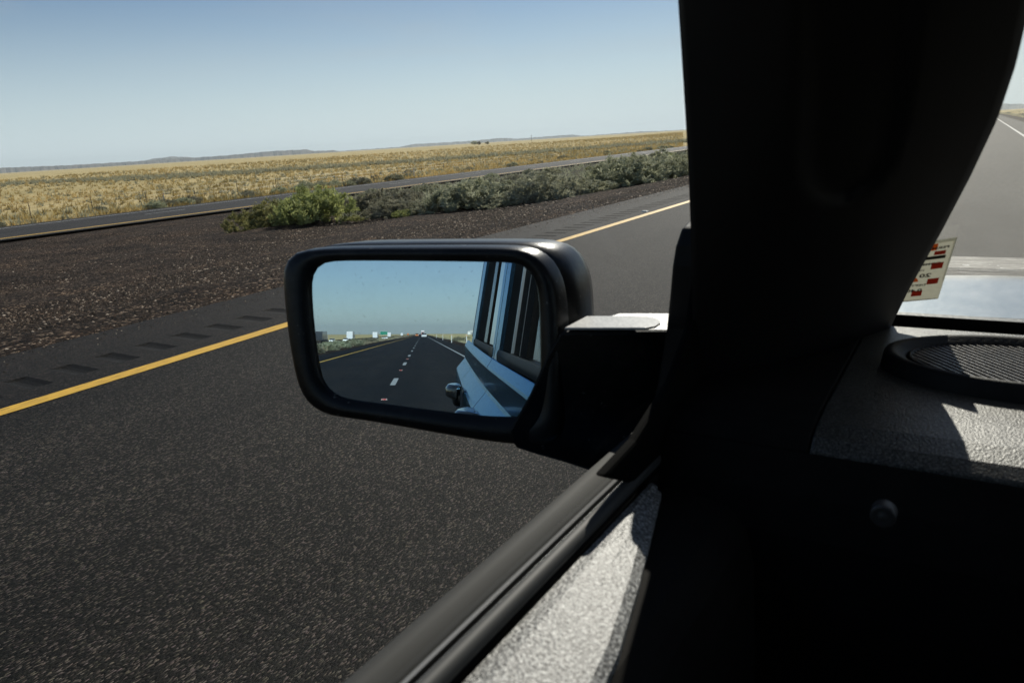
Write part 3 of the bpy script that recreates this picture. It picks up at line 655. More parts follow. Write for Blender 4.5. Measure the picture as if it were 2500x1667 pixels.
front_door = panel('front_door', 0.86, -.912); rear_door = panel('rear_door', -.918, -1.897); quarter = panel('rear_quarter_panel', -1.903, -2.72)
fender = panel('front_fender', 1.70, .866)
sweep('shut_gap', [(-.24, -.28), (-.24, -1.0), (-.19, -1.0), (-.19, -.28)], -1.4, 1.68, M_GAP, car)
# outer weatherstrip, the grey band along the sill
sweep('outer_weatherstrip', [(-.2145, -.2475), (-.2195, -.2440), (-.225, -.2388), (-.2335, -.2375), (-.2365, -.2405), (-.2395, -.250), (-.240, -.267), (-.2145, -.269)], -.80, .68, M_SEALG, front_door, smooth=True)
mb = CB(); mb.loft([[(x+bow(y), y, z-.019*y) for x, z in [(-.2145, -.2475), (-.225, -.2388), (-.2335, -.2375), (-.2365, -.2405), (-.2395, -.250), (-.240, -.267), (-.2145, -.269)]] for y in np.linspace(-2.05, -1.0, 8)]); mb.build('outer_weatherstrip', M_SEALG, rear_door, smooth=True)
sweep('glass_run_lip', [(-.2110, -.2425), (-.2125, -.2415), (-.2140, -.2425), (-.2140, -.252), (-.2110, -.252)], -.55, .60, M_CHROME, front_door)
# side windows and pillars (planes leaning in)
ZT = .335
def quad_strip(name, y0, y1, inset, m, parent, z0=-.238, z1=ZT, th=.004, front=None, single=False):
    b0 = sx(z0)+inset; b1 = sx(z1)+inset
    f = front or (lambda z: y1)
    mb = CB(); w0, w1 = bow(y0), bow(y1); ring = lambda o: [(b0+o+w0, y0, zb(z0, y0)), (b0+o+w1, f(z0), zb(z0, f(z0))), (b1+o+w1, f(z1), z1), (b1+o+w0, y0, z1)]
    if single: mb.add(ring(0)[::-1], [(0, 1, 2, 3)])
    else: mb.loft([ring(0), ring(th)])
    return mb.build(name, m, parent)
def lineL(z):                                                          # rear edge of the windscreen pillar, y at height z
    return float(np.interp(z, [-.30, -.06, .08, .34], [.70, .585, .485, .30]))
quad_strip('side_window', -.33, .6, .014, M_GLASS, front_door, z0=-.30, single=True, front=lambda z: lineL(z)+.01)
quad_strip('window_channel', -.43, -.33, .006, M_CHAN, front_door, th=.03)
quad_strip('channel_bead', -.436, -.434, .005, M_SEAL, front_door, th=.02)
quad_strip('channel_panel', -.565, -.438, .009, M_CHAN, front_door, th=.03)
quad_strip('channel_bead', -.571, -.567, .002, M_CHROME, front_door, th=.02)
quad_strip('pillar_cover', -.80, -.573, .008, M_CHAN, front_door, th=.03)
quad_strip('window_frame', -.908, -.80, -.004, M_PAINT, front_door, th=.03, z0=-.274)
quad_strip('window_frame', -1.0, -.922, -.004, M_PAINT, rear_door, th=.03, z0=-.274)
quad_strip('side_window', -1.36, -1.0, .010, M_TINT, rear_door, single=True)
quad_strip('window_channel', -1.40, -1.36, .006, M_CHAN, rear_door, th=.03)
quad_strip('quarter_window', -1.60, -1.409, .009, mat('dark_pane', (.03, .027, .024), .25), rear_door, th=.02)
quad_strip('window_channel', -2.05, -1.60, .008, M_CHAN, rear_door, th=.03)
quad_strip('rear_pillar', -2.32, -2.05, -.004, M_PAINT, quarter, th=.05, z0=-.274)
quad_strip('rear_window_seal', -2.56, -2.32, .004, M_CHAN, quarter, th=.05)
quad_strip('roof_rail', -2.56, .32, .0, M_PAINT, car, z0=ZT, z1=ZT+.06, th=.05)

M_HANDLE = mat('gloss_black_handle', (.01, .012, .014), .12, coat=.6)
# door handles: bowl pulls on the door skin below the shoulder
def handle(parent, yc, out=.052, zo=0):
    zc = -.443-.022*yc+zo
    mb = CB(); rings = []
    for t_ in np.linspace(0, 1, 9):
        y = yc-.085+.17*t_; k = math.sin(math.pi*min(max(t_, .04), .96)); o = out*k**.6
        rings.append([(-.300, y, zc+.030), (-.306-o*.8, y, zc+.034), (-.306-o, y, zc+.020), (-.306-o, y, zc-.010), (-.306-o*.7, y, zc-.020), (-.306-o*.6, y, zc+.008), (-.300, y, zc+.012)])
    mb.loft(rings); h = mb.build('door_handle', M_HANDLE, parent, smooth=True)
    mb = CB(); rings = []
    for t_ in np.linspace(0, 1, 9):
        a = math.pi*2*t_
    cir = lambda xx, r_: [(xx, yc+r_*1.15*math.cos(a), zc-.012+r_*.75*math.sin(a)) for a in np.linspace(0, 2*math.pi, 20, endpoint=False)]
    mb.loft([cir(-.303, .058), cir(-.322, .052), cir(-.330, .036), cir(-.316, .030)]); mb.build('handle_cup', M_BLK, parent, smooth=True)
handle(front_door, -.76, .060, .006); handle(rear_door, -1.62)

# ---- windscreen pillar, as surveyed from both of its edges
WS0 = np.array([0, .93, -.235]); WSN = np.array([0, .78, 1.0])/math.hypot(.78, 1)     # windscreen plane
def ws_y(z): return .93-(z+.235)/.78
SPN = np.array([1, 0, -LEAN]); SP0 = np.array([sx(0)+.016, 0, 0])
Ledge = [on_plane(px, py, SP0, SPN) for px, py in ((1652, -60), (1655, 0), (1668, 200), (1680, 400), (1686, 560), (1690, 760), (1690, 1000))]
Redge = [on_plane(px, py, WS0-WSN*.03, WSN) for px, py in ((2545, -160), (2513, 20), (2480, 160), (2436, 290), (2370, 430), (2300, 563), (2215, 715), (2150, 850), (2125, 900))]
def interp_edge(E, z):
    E = sorted(E, key=lambda p: p[2]); zz = [p[2] for p in E]
    if z > zz[-1]: k = (z-zz[-1])/(zz[-1]-zz[-3]); return E[-1]+(E[-1]-E[-3])*k
    if z < zz[0]: k = (zz[0]-z)/(zz[1]-zz[0]+1e-9); k = min(k, 1.5); return E[0]+(E[0]-E[1])*k
    return np.array([np.interp(z, zz, [p[i] for p in E]) for i in range(3)])
rings = []
ZREC = .0
for px, t_ in ((2120, .53),): ZREC = float(ray(px, 505)[2]*t_/ray(px, 505)[1])
for z in np.linspace(-.34, .36, 130):
    l = interp_edge(Ledge, z); l[2] = z; r = interp_edge(Redge, z); r[2] = z
    yo = max(ws_y(z)-.01, l[1]+.005)
    o1 = np.array([l[0]+.001, l[1]+.010, z]); o2 = np.array([sx(z)+.002, yo+.02, z]); wr = np.array([r[0]-.004, max(ws_y(z)-.012, r[1]+.003), z])
    face_ = []
    for u in np.linspace(0, 1, 34)[1:-1]:                               # bulging inner face with the moulded oval recess
        p_ = l*(1-u)+r*u; p_ = p_+np.array([0, -.034*math.sin(math.pi*u), 0])
        fz = ZREC+.035; du = (u-.57)/(.165 if z > fz else .165*math.sqrt(max(1e-4, 1-min(1, ((fz-z)/.035))**2)))
        k = min(1.0, max(0.0, (1.0-abs(du))*3.0)) if z > ZREC else 0.0; k = k*k*(3-2*k); p_[1] += .011*k; p_[2] = z; face_.append(p_)
    rings.append([l, o1, o2, wr, r]+face_[::-1])
mb = CB(); mb.loft(rings); pil = mb.build('windscreen_pillar', mat('pillar_trim', (.011, .0105, .010), .55, spec=.3), car, smooth=True)
# black corner plate in the front corner of the side window (carries the mirror)
SX0 = np.array([-.222, 0, -.1]); n_ = np.array([1, 0, -LEAN])
pl = [on_plane(px, py, SX0, n_) for px, py in ((1700, 505), (1690, 530), (1663, 556), (1648, 600), (1640, 650), (1634, 720), (1626, 800), (1610, 900), (1590, 1010), (1575, 1160), (1760, 1160), (1760, 505))]
mb = CB(); mb.loft([[tuple(p) for p in pl], [tuple(p+np.array([.022, 0, 0])) for p in pl]]); mb.build('window_corner_plate', M_BLK, front_door, bevel=.003)

ic = [on_plane(px, py, np.array([-.207, 0, -.2]), np.array([1., 0, 0])) for px, py in ((1712, 480), (1694, 640), (1668, 800), (1620, 930), (1530, 1070), (1445, 1158), (1478, 1166), (1512, 1172), (1540, 1184), (1572, 1188), (1650, 1215), (1800, 1230), (1800, 480))]
mb = CB(); mb.loft([[tuple(p) for p in ic], [tuple(p+np.array([.008, 0, 0])) for p in ic]]); mb.build('inner_corner_trim', M_CHAN, front_door, bevel=.003)

# ---- the door mirror
mc = ray(1045, 818)*.72; back = np.array([0, -1, 0.]); v_ = ray(1030, 815); mn = back-v_; mn /= np.linalg.norm(mn)
def mp_(px, py, w_=0.0):                                              # point on the mirror plane; w_ = distance behind it along the car
    v = ray(px, py); return v*(np.dot(mc, mn)/np.dot(v, mn))
def zoom(P_, ox=680, oy_=580, s=2.6137): return [(ox+a/s, oy_+b/s) for a, b in P_]
G_OUT = zoom([(213, 300), (225, 235), (255, 185), (300, 158), (400, 148), (650, 148), (900, 150), (1150, 153), (1400, 157), (1510, 163), (1570, 185), (1615, 232), (1648, 300), (1662, 400), (1668, 600), (1672, 800), (1672, 950), (1665, 1060), (1642, 1115), (1590, 1138), (1480, 1142), (1300, 1136), (1000, 1102), (700, 1062), (500, 1038), (400, 1015), (330, 968), (285, 900), (262, 800), (240, 650), (222, 470)])
O_OUT = zoom([(24, 250), (38, 170), (80, 110), (150, 82), (300, 66), (600, 62), (900, 60), (1150, 59), (1400, 60), (1540, 66), (1630, 95), (1700, 150), (1750, 225), (1785, 330), (1800, 450), (1808, 620), (1815, 800), (1815, 1000), (1815, 1150), (1790, 1280), (1700, 1330), (1500, 1322), (1300, 1298), (1000, 1246), (700, 1192), (500, 1160), (330, 1138), (230, 1092), (160, 1020), (112, 900), (60, 620)])
def resample(Pn, n=96):
    P_ = np.array(Pn+[Pn[0]]); P2 = []
    for _ in range(2):                                                  # soften corners
        Q = []
        for a, b in zip(P_[:-1], P_[1:]): Q += [a*.75+b*.25, a*.25+b*.75]
        P_ = np.array(Q+[Q[0]])
    d = np.r_[0, np.cumsum(np.linalg.norm(np.diff(P_, axis=0), axis=1))]; t_ = np.linspace(0, d[-1], n, endpoint=False)
    R_ = np.c_[np.interp(t_, d, P_[:, 0]), np.interp(t_, d, P_[:, 1])]
    return R_
def align(A, cen):                                                     # start both loops at the same angle
    ang = np.arctan2(A[:, 1]-cen[1], A[:, 0]-cen[0]); u = np.unwrap(ang)
    if u[-1] < u[0]: A = A[::-1]; ang = np.arctan2(A[:, 1]-cen[1], A[:, 0]-cen[0]); u = np.unwrap(ang)
    tgt = np.linspace(-math.pi, math.pi, 96, endpoint=False); o = np.argsort(ang); aa = ang[o]; AA = A[o]
    aa = np.r_[aa-2*math.pi, aa, aa+2*math.pi]; AA = np.r_[AA, AA, AA]
    return np.c_[np.interp(tgt, aa, AA[:, 0]), np.interp(tgt, aa, AA[:, 1])]
cen = np.array([1025, 820.])
GL = [mp_(*p) for p in align(resample(G_OUT, 400), cen)]; OL = [mp_(*p) for p in align(resample(O_OUT, 400), cen)]
GL = np.array(GL); OL = np.array(OL); gc = GL.mean(0); oc = OL.mean(0); FW = np.array([0.03, 1, 0.]); FW /= np.linalg.norm(FW)
def lerp(a, b, t_): return a*(1-t_)+b*t_
mirror = build('door_mirror', car_pts([tuple(p) for p in OL[:3]]), [], M_BLK, car)   # replaced below
bpy.data.objects.remove(mirror)
def ringset(lst): return [[tuple(p) for p in r_] for r_ in lst]
def scl(A, c, k): return c+(A-c)*k
rim = [GL+FW*.006, scl(GL, gc, 1.004)+mn*.001, lerp(GL, OL, .10)+mn*.004, lerp(GL, OL, .45)+mn*.007, lerp(GL, OL, .80)+mn*.006, lerp(GL, OL, .93)+mn*.003, OL+FW*.002, scl(OL, oc, 1.003)+FW*.010, OL+FW*.0135]
mb = CB(); mb.loft(ringset(rim), cap=False); mirror = mb.build('door_mirror', M_MIRBLK, car, smooth=True)
mirror['label'] = 'big satin black door mirror with rounded corners'
shell = [scl(OL, oc, .985)+FW*.012, scl(OL, oc, .985)+FW*.0165, scl(OL, oc, 1.0)+FW*.0175, scl(OL, oc, 1.0)+FW*0.0401, scl(OL, oc, .985)+FW*0.0646, scl(OL, oc, .94)+FW*0.0835, scl(OL, oc, .85)+FW*0.0966, scl(OL, oc, .65)+FW*0.1065, scl(OL, oc, .3)+FW*0.1114]
mb = CB(); mb.loft(ringset(shell), cap=True); mb.build('mirror_housing', M_MIRBLK, mirror, smooth=True)
M_MIRROR = mat('mirror_glass', (0.60, 0.77, 0.88), 0.0, metal=1.0)
_d = N(M_MIRROR, 'BsdfDiffuse'); _d.inputs[0].default_value = (.5, .48, .44, 1); _x = N(M_MIRROR, 'MixShader'); _c = coords(M_MIRROR)
L(M_MIRROR, mix(M_MIRROR, .5, ramp(M_MIRROR, noise(M_MIRROR, _c, 60, 5, .7), [(.45, (0, 0, 0)), (.8, (.05, .05, .05))]), ramp(M_MIRROR, noise(M_MIRROR, _c, 260, 2, .5), [(.68, (0, 0, 0)), (.74, (.3, .3, .3))]), 'ADD'), _x.inputs[0])
L(M_MIRROR, P(M_MIRROR).outputs[0], _x.inputs[1]); L(M_MIRROR, _d.outputs[0], _x.inputs[2]); L(M_MIRROR, _x.outputs[0], M_MIRROR.node_tree.nodes['Material Output'].inputs[0])
mb = CB(); g0 = [tuple(p) for p in GL+(-mn)*.0]; g1 = [tuple(p-mn*.003) for p in GL]
mb.loft([g1, g0]); mb.build('mirror_glass', M_MIRROR, mirror)
# the foot between housing and door
a0 = ray(1300, 900)*.685; u_ = np.array([-.222, .66, -.19])-a0; pn = np.cross(u_, [0, 0, 1.]); pn /= np.linalg.norm(pn)
face = [on_plane(px, py, a0, pn) for px, py in ((1366, 808), (1640, 808), (1650, 950), (1640, 1080), (1500, 1168), (1470, 1163), (1440, 1153), (1370, 1130), (1300, 1110), (1258, 1096), (1245, 1078), (1240, 1050), (1290, 960), (1330, 870))]
D_ = np.array([.02, .085, 0.])
mb = CB(); mb.loft([[tuple(p) for p in face], [tuple(p+D_) for p in face]]); mb.build('mirror_foot', M_MIRBLK, mirror, bevel=.004)
# raised oval cap on top of the foot, dirty, coloured pale for sun glare
e = []
for px, py in ((1378, 806), (1432, 777), (1540, 777), (1590, 779), (1610, 786), (1612, 794), (1600, 802), (1575, 806)):
    e.append(on_plane(px, py, face[0]+np.array([0, 0, .001]), np.array([0, 0, 1.])))
mb = CB(); mb.loft([[tuple(p) for p in e], [tuple(p+np.array([0, 0, .0025])) for p in e]]); mb.build('foot_cap', plastic('dusty_glare_plastic', (0.40, 0.40, 0.39), .42, 300, .3), mirror, bevel=.0008)

# ---- inside of the door: seal roll, sunlit top coloured pale, shaded panel coloured black
mb = CB(); mb.tube([(-.2030, y, -.2462-.019*y) for y in np.linspace(-.5, .575, 12)], .0058, 14); mb.build('inner_window_seal', mat('soft_seal', (.045, .045, .043), .6, spec=.4), front_door, smooth=True)
sweep('door_top_trim', [(-.210, -.250), (-.206, -.2535), (-.201, -.2555), (-.1985, -.2545), (-.1975, -.2535), (-.1975, -.30), (-.211, -.30)], -.8, .66, M_BLK, front_door)
def shadow_edge(y): return float(np.interp(y, [-.9, .05, .19, .30, .40, .47, .50], [-.120, -.122, -.126, -.140, -.162, -.182, -.188]))  # pale top narrows along the shadow line; the black beyond it stands for shade
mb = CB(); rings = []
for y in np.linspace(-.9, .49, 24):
    e_ = shadow_edge(y); k_ = (e_+.190)/.056
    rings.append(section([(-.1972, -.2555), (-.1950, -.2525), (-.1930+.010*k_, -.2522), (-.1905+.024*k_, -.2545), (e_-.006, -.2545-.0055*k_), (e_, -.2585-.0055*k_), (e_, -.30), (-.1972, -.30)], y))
mb.loft(rings); mb.build('door_top_sunlit', M_DOORLIT, front_door)
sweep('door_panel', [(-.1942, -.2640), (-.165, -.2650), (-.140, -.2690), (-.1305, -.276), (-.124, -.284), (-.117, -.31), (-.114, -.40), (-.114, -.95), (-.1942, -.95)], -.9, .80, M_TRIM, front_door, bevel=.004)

# ---- dashboard
mb = CB(); dp = [(.535, -.30), (.535, -.234), (.545, -.2265), (.565, -.2215), (.60, -.2195), (.84, -.2185), (.868, -.2185), (.874, -.223), (.874, -.75)]
mb.loft([[(x, y, z) for y, z in dp] for x in np.linspace(-.088, 1.28, 8)]); dash = mb.build('dashboard', M_DASH, car, bevel=.002)
mb = CB(); mb.loft([[(x, y, z) for y, z in [(.500, -.75), (.500, -.34), (.505, -.29), (.516, -.262), (.528, -.243), (.534, -.2345), (.534, -.75)]] for x in np.linspace(-.205, 1.28, 8)]); fascia = mb.build('lower_fascia', M_TRIM, dash, bevel=.002)  # shade on the front face put in as black trim
mb = CB(); mb.loft([[(x, y, z) for y, z in dp] for x in (-.205, -.089)]); mb.build('dash_shaded_end', M_TRIM, dash, bevel=.002)  # same dash profile in black, for the shade at its left end
mb = CB(); mb.box((-.20, .876, -.27), (1.28, .95, -.262)); mb.build('defroster_gutter', M_GAP, dash)
# raised pod with the round grille (ellipse on the dash)
SC = np.array([.046, .730]); SR = (.106, .075)
def ell(k, z, n=64): return [(SC[0]+SR[0]*k*math.cos(2*math.pi*i/n), SC[1]+SR[1]*k*math.sin(2*math.pi*i/n), z) for i in range(n)]
mb = CB(); mb.loft([ell(1.02, -.222), ell(1.0, -.207), ell(.985, -.2045), ell(.94, -.2035), ell(.90, -.205), ell(.86, -.2085), ell(.83, -.2095), ell(.82, -.2150)], cap=False)
pod = mb.build('speaker_pod', M_BLK, dash, smooth=True)
mb = CB(); mb.loft([ell(.83, -.2160), ell(.80, -.2155)], cap=True); mb.build('speaker_cone', M_GAP, pod)
mb = CB(); mb.loft([ell(.815, -.2125), ell(.815, -.2085), ell(.785, -.2075), ell(.780, -.2125)], cap=False); mb.build('grille_ring', M_BLK, pod, smooth=True)
mb = CB(); ang = R(-52); dv = np.array([math.cos(ang), math.sin(ang)]); nv = np.array([-dv[1], dv[0]])
for k in range(-30, 31):
    c_ = nv*k*.0056; # bars across the ellipse
    A_ = (dv[0]/SR[0])**2+(dv[1]/SR[1])**2; B_ = 2*(c_[0]*dv[0]/SR[0]**2+c_[1]*dv[1]/SR[1]**2); C_ = (c_[0]/SR[0])**2+(c_[1]/SR[1])**2-.79**2
    disc = B_*B_-4*A_*C_
    if disc <= 0: continue
    t0, t1 = (-B_-math.sqrt(disc))/(2*A_), (-B_+math.sqrt(disc))/(2*A_)
    p0 = SC+c_+dv*t0; p1 = SC+c_+dv*t1
    mb.tube([(p0[0], p0[1], -.2105), (p1[0], p1[1], -.2105)], .0013, 6)
ang = R(38); dv = np.array([math.cos(ang), math.sin(ang)]); nv = np.array([-dv[1], dv[0]])
for k in range(-26, 27):
    c_ = nv*k*.0044; A_ = (dv[0]/SR[0])**2+(dv[1]/SR[1])**2; B_ = 2*(c_[0]*dv[0]/SR[0]**2+c_[1]*dv[1]/SR[1]**2); C_ = (c_[0]/SR[0])**2+(c_[1]/SR[1])**2-.78**2
    disc = B_*B_-4*A_*C_
    if disc > 0:
        p0 = SC+c_+dv*(-B_-math.sqrt(disc))/(2*A_); p1 = SC+c_+dv*(-B_+math.sqrt(disc))/(2*A_); mb.tube([(p0[0], p0[1], -.2116), (p1[0], p1[1], -.2116)], .0009, 5)
mb.build('speaker_grille', plastic('grille_plastic', (.12, .11, .10), .35), pod)
# knob on the dash face
kp = on_plane(2160, 1242, np.array([0, .476, 0]), np.array([0, 1., 0]))
mb = CB(); cr_ = lambda r_, y_: [(kp[0]+r_*math.cos(a), y_, kp[2]+r_*math.sin(a)) for a in np.linspace(0, 2*math.pi, 28, endpoint=False)]
mb.loft([cr_(.0075, .474), cr_(.0075, .466), cr_(.0066, .464), cr_(.0045, .466), cr_(.002, .464)]); mb.build('dash_knob', mat('knob_metal', (.05, .047, .045), .5, metal=.3), dash, smooth=True)

# ---- windscreen, cowl, bonnet
def wsp(x, z, d=0): return (x, ws_y(z)+d, z)
mb = CB(); mb.loft([[wsp(-.20, -.245), wsp(1.25, -.245), wsp(1.12, .36), wsp(-.10, .36)], [wsp(-.20, -.245, .006), wsp(1.25, -.245, .006), wsp(1.12, .36, .006), wsp(-.10, .36, .006)]])
ws = mb.build('windscreen', glassmat('windscreen_glass', (.95, .96, .95), .7, .075), car)
mb = CB(); mb.loft([[wsp(-.20, -.262, -.002), wsp(1.25, -.262, -.002), wsp(1.25, -.213, -.002), wsp(-.20, -.213, -.002)], [wsp(-.20, -.262, -.0035), wsp(1.25, -.262, -.0035), wsp(1.25, -.213, -.0035), wsp(-.20, -.213, -.0035)]]); mb.build('black_border', M_GAP, ws)
M_COWL = plastic('wet_cowl_plastic', (.010, .012, .013), .4, 120, .4, .001)
mb = CB(); mb.loft([[(x, .955, -.275), (x, 1.0, -.288), (x, 1.225, -.286), (x, 1.225, -.33), (x, .955, -.33)] for x in np.linspace(-.24, 1.28, 5)]); mb.build('cowl', M_COWL, car)
mb = CB(); mb.tube([(.02, 1.06, -.282), (.11, 1.14, -.276), (.25, 1.20, -.272), (.6, 1.18, -.272)], [.006, .006, .005, .005], 8); mb.build('wiper_arm', M_SEAL, car, smooth=True)
hx = np.linspace(-.255, 1.33, 12); mb = CB()
def hz_(x, y): u = (x-.54)/.8; return -.2855-.012*u**4+.004*(y-1.2)
rings = [[(x, y, hz_(x, y)) for y in (1.23, 1.235, 1.35, 1.50, 1.60, 1.66)]+[(x, 1.69, -.31), (x, 1.70, -.36), (x, 1.23, -.36)] for x in hx]
mb.loft(rings); M_BONNET = mat('sky_paled_bonnet_paint', (.15, .18, .20), .3, metal=1.0, coat=.7, coat_r=.12); _c = coords(M_BONNET, (3, 1, 1))  # body paint made greyer for the pale sky it mirrors
L(M_BONNET, ramp(M_BONNET, noise(M_BONNET, _c, 9, 6, .7), [(.35, (.13, .16, .18)), (.7, (.24, .26, .27))]), P(M_BONNET).inputs['Base Color'])
mb.build('bonnet', M_BONNET, car, bevel=.003)
def shieldmat():
    m = mat('bug_splattered_plastic', (.10, .095, .088), .6)
    v = coords(m, (1, 6, 14)); n = noise(m, v, 14, 6, .7); v2 = coords(m); n2 = noise(m, v2, 55, 3, .5)
    c = ramp(m, n, [(0.38, (.012, .011, .01)), (0.52, (.07, .065, .055)), (0.62, (.34, .33, .3))]); bump(m, n, .5, .004); c = mix(m, ramp(m, n2, [(0.66, (0, 0, 0)), (0.72, (1, 1, 1))]), c, (.6, .6, .58))
    L(m, c, P(m).inputs['Base Color']); return m
mb = CB(); mb.loft([[(x, 1.54, -.293), (x, 1.575, -.2765), (x, 1.63, -.2650), (x, 1.64, -.2675), (x, 1.59, -.281), (x, 1.55, -.296)] for x in np.linspace(-.24, 1.32, 10)]); mb.build('bug_deflector', shieldmat(), car, bevel=.002)
mb = CB(); mb.box((-.25, 1.70, -1.0), (1.36, 1.95, -.42)); mb.build('front_end', M_PAINT, car, bevel=.04)

# ---- permit sticker inside the windscreen, seen from behind so its print is reversed
TR = on_plane(2338, 573, WS0, WSN); BR = on_plane(2291, 723, WS0, WSN); BLt = on_plane(2184, 733, WS0, WSN)
U_ = (BLt-BR); U_ /= np.linalg.norm(U_); Vv = TR-BR; hgt = np.linalg.norm(Vv); Vv /= hgt; Wd = .062; off_ = -WSN*.004
def st(u, v, d=0): return BR+U_*u*Wd+Vv*v*hgt-WSN*(.0025+d)         # u to the left, v upwards, 0..1
def stq(mb, u0, v0, u1, v1, d, m=0): mb.add([st(u0, v0, d), st(u1, v0, d), st(u1, v1, d), st(u0, v1, d)], [(0, 1, 2, 3)], m)
M_PAPER = mat('sticker_paper', rough=.7); _n = noise(M_PAPER, coords(M_PAPER, (1, 1, 1)), 160, 5, .7)
L(M_PAPER, ramp(M_PAPER, _n, [(0.3, (.22, .21, .15)), (0.6, (.42, .42, .34))]), P(M_PAPER).inputs['Base Color'])
_t = N(M_PAPER, 'BsdfTranslucent'); _t.inputs[0].default_value = (.75, .74, .66, 1); _m = N(M_PAPER, 'MixShader'); _m.inputs[0].default_value = .55
L(M_PAPER, P(M_PAPER).outputs[0], _m.inputs[1]); L(M_PAPER, _t.outputs[0], _m.inputs[2]); L(M_PAPER, _m.outputs[0], M_PAPER.node_tree.nodes['Material Output'].inputs[0])
M_INK = mat('black_ink', (.03, .03, .02), .7); M_RED = mat('red_ink', (.30, .018, .01), .6); M_ORG = mat('orange_ink', (.75, .09, .01), .6); M_EDGE = mat('sticker_edge', (.7, .7, .66), .5)
for m_, c_ in ((M_EDGE, (.95, .95, .9, 1)), (M_RED, (.42, .03, .015, 1)), (M_ORG, (.9, .16, .02, 1))):
    t_ = N(m_, 'BsdfTranslucent'); t_.inputs[0].default_value = c_; k_ = N(m_, 'MixShader'); k_.inputs[0].default_value = .6
    L(m_, P(m_).outputs[0], k_.inputs[1]); L(m_, t_.outputs[0], k_.inputs[2]); L(m_, k_.outputs[0], m_.node_tree.nodes['Material Output'].inputs[0])
mb = CB(); mb.loft([[tuple(st(0, 0)), tuple(st(1, 0)), tuple(st(1, 1)), tuple(st(0, 1))], [tuple(st(0, 0, .0006)), tuple(st(1, 0, .0006)), tuple(st(1, 1, .0006)), tuple(st(0, 1, .0006))]]); sticker = mb.build('windscreen_sticker', M_PAPER, car)
sticker['label'] = 'pale paper permit sticker with red squares and reversed print on the windscreen'
mb = CB(); stq(mb, 0, .35, .028, 1, .0009); stq(mb, .028, .965, 1, 1, .0009); mb.build('white_edge', M_EDGE, sticker)
mb = CB(); D1 = .0010
for u, v, wd_, hh in ((.085, .56, .17, .10), (.055+.03, .30, .17, .10), (.29, .10, .165, .10), (.60, .10, .165, .09)): stq(mb, u, v, u+wd_, v+hh, D1)
stq(mb, .10, .785, .26, .845, D1); mb.build('red_square', M_RED, sticker)
mb = CB(); stq(mb, .235, .86, .46, .96, D1)
cu, cv = .52, .50
mb.add([st(cu+.075*math.cos(a), cv+.045*math.sin(a), D1) for a in np.linspace(0, 2*math.pi, 16, endpoint=False)], [tuple(range(16))])
mb.add([st(cu-.13, cv-.13, D1), st(cu-.11, cv-.085, D1), st(cu-.05, cv-.04, D1), st(cu+.05, cv-.04, D1), st(cu+.11, cv-.085, D1), st(cu+.13, cv-.13, D1)], [(0, 1, 2, 3, 4, 5)])
mb.build('orange_emblem', M_ORG, sticker)
mb = CB(); stq(mb, .085, .725, .44, .775, .0012); stq(mb, .03, .018, .62, .028, .0012); mb.build('black_bar', M_INK, sticker)
def text(s_, u, v, size, name='print', lean=0):
    cu_ = bpy.data.curves.new(name, 'FONT'); cu_.body = s_; cu_.size = size; cu_.align_x = 'LEFT'; cu_.extrude = 0; cu_.offset = size*.035; cu_.resolution_u = 2
    o = bpy.data.objects.new(name, cu_); C.objects.link(o); dg = bpy.context.evaluated_depsgraph_get(); me = bpy.data.meshes.new_from_object(o.evaluated_get(dg))
    vs_ = [v_.co.copy() for v_ in me.vertices]; fs = [tuple(p_.vertices) for p_ in me.polygons]; bpy.data.objects.remove(o)
    mb = CB(); mb.add([st(u, v, .0013)+U_*c_.x+Vv*c_.y for c_ in vs_], fs)         # x runs to the left: the print is seen reversed
    return mb.build(name, M_INK, sticker)
text('PERMITS', .07, .88, .0062, 'print'); text('COMMISSION', .12, .64, .0062, 'print'); text('20', .22, .44, .0110, 'print'); text('ИИ', .34, .55, .0045, 'print')
text('0.40', .30, .19, .0090, 'print'); text('DEPT. OF', .26, .29, .0060, 'print'); text('VALID', .60, .33, .005, 'print'); text('VII', .43, .81, .0055, 'print')

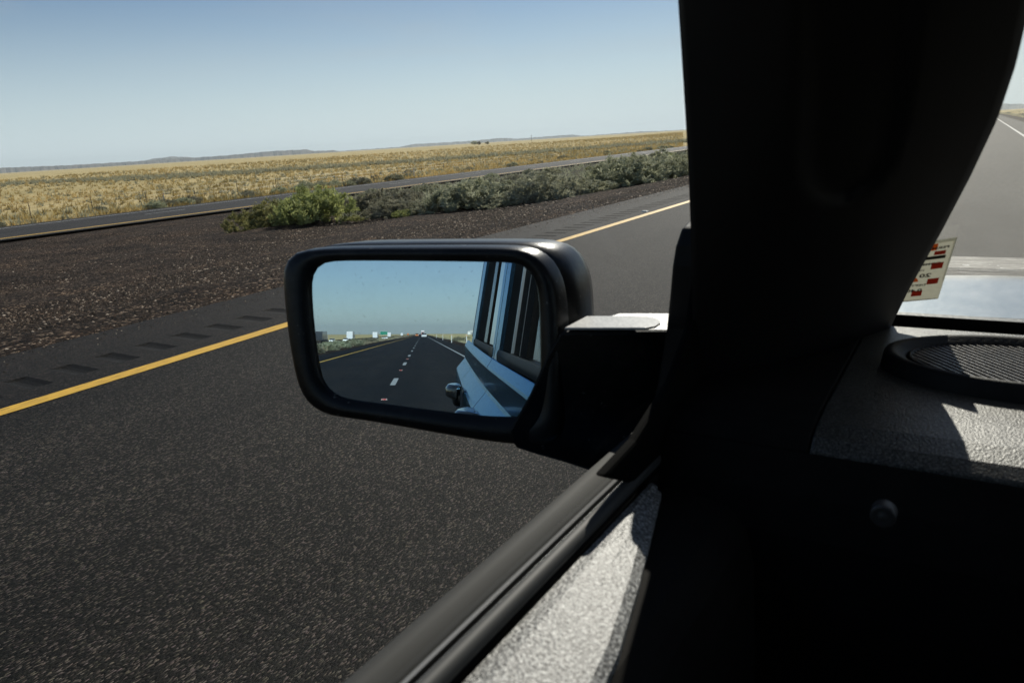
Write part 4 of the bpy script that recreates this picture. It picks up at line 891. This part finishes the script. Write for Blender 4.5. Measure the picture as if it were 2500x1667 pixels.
# ---- the rest of the shell, which keeps the cabin dark
mb = CB(); mb.loft([[(x, y, z) for y, z in ((.19, .352), (.10, .375), (-2.6, .40), (-2.72, .38), (-2.72, .345), (.16, .335))] for x in (-.145, 1.16)]); roof = mb.build('roof', M_PAINT, car, bevel=.01)
mb = CB(); mb.box((-.14, -2.6, .315), (1.15, .20, .334)); mb.build('headliner', M_TRIM, roof)
mb = CB(); mb.box((-.19, -2.7, -1.08), (1.30, .9, -1.06)); mb.build('floor_pan', M_TRIM, car)
mb = CB(); mb.box((1.30, -2.7, -1.05), (1.36, 1.70, -.26)); mb.build('passenger_side', M_PAINT, car, bevel=.01)
mb = CB()
for y0, y1 in ((.60, .75), (-.98, -.80), (-1.95, -1.75), (-2.7, -2.4)): mb.loft([[(1.33, y0, -.26), (1.33, y1, -.26), (1.22, y1-.15, .34), (1.22, y0-.15, .34)], [(1.28, y0, -.26), (1.28, y1, -.26), (1.17, y1-.15, .34), (1.17, y0-.15, .34)]])
mb.build('passenger_pillars', M_TRIM, car)
mb = CB(); mb.loft([[(-.17, y, -1.05), (-.17, y, -.25), (-.09, y, .335), (1.10, y, .335), (1.30, y, -.25), (1.30, y, -1.05)] for y in (-2.715, -2.66)]); mb.build('tailgate', M_PAINT, car)
mb = CB(); mb.box((-.19, .86, -1.0), (1.28, .955, -.28)); mb.build('firewall', M_GAP, car)
mb = CB(); mb.loft([[(-.175, y, -.95), (-.175, y, -.25), (-.095, y, .33), (-.07, y, .33), (-.15, y, -.25), (-.15, y, -.95)] for y in (-2.66, -.55)])
mb.build('rear_side_trim', M_TRIM, car)
mb = CB(); mb.box((-.16, -1.2, -.9), (1.28, -1.1, .15)); mb.build('rear_seat', M_TRIM, car, bevel=.03)

# ------------------------------------------------------------------ air
hz = bpy.data.materials.new('haze_air'); hz.use_nodes = True; hz.node_tree.nodes.remove(hz.node_tree.nodes['Principled BSDF'])
pv = hz.node_tree.nodes.new('ShaderNodeVolumePrincipled'); pv.inputs['Color'].default_value = (.84, .95, 1, 1); pv.inputs['Density'].default_value = 6e-5; pv.inputs['Anisotropy'].default_value = 0.25
hz.node_tree.links.new(pv.outputs[0], hz.node_tree.nodes['Material Output'].inputs['Volume'])
mb = MB(); mb.box((-14500, -14500, -6), (14500, 14500, 160)); tag(mb.build('haze', hz), 'thin blue desert haze', None, None, 'stuff')
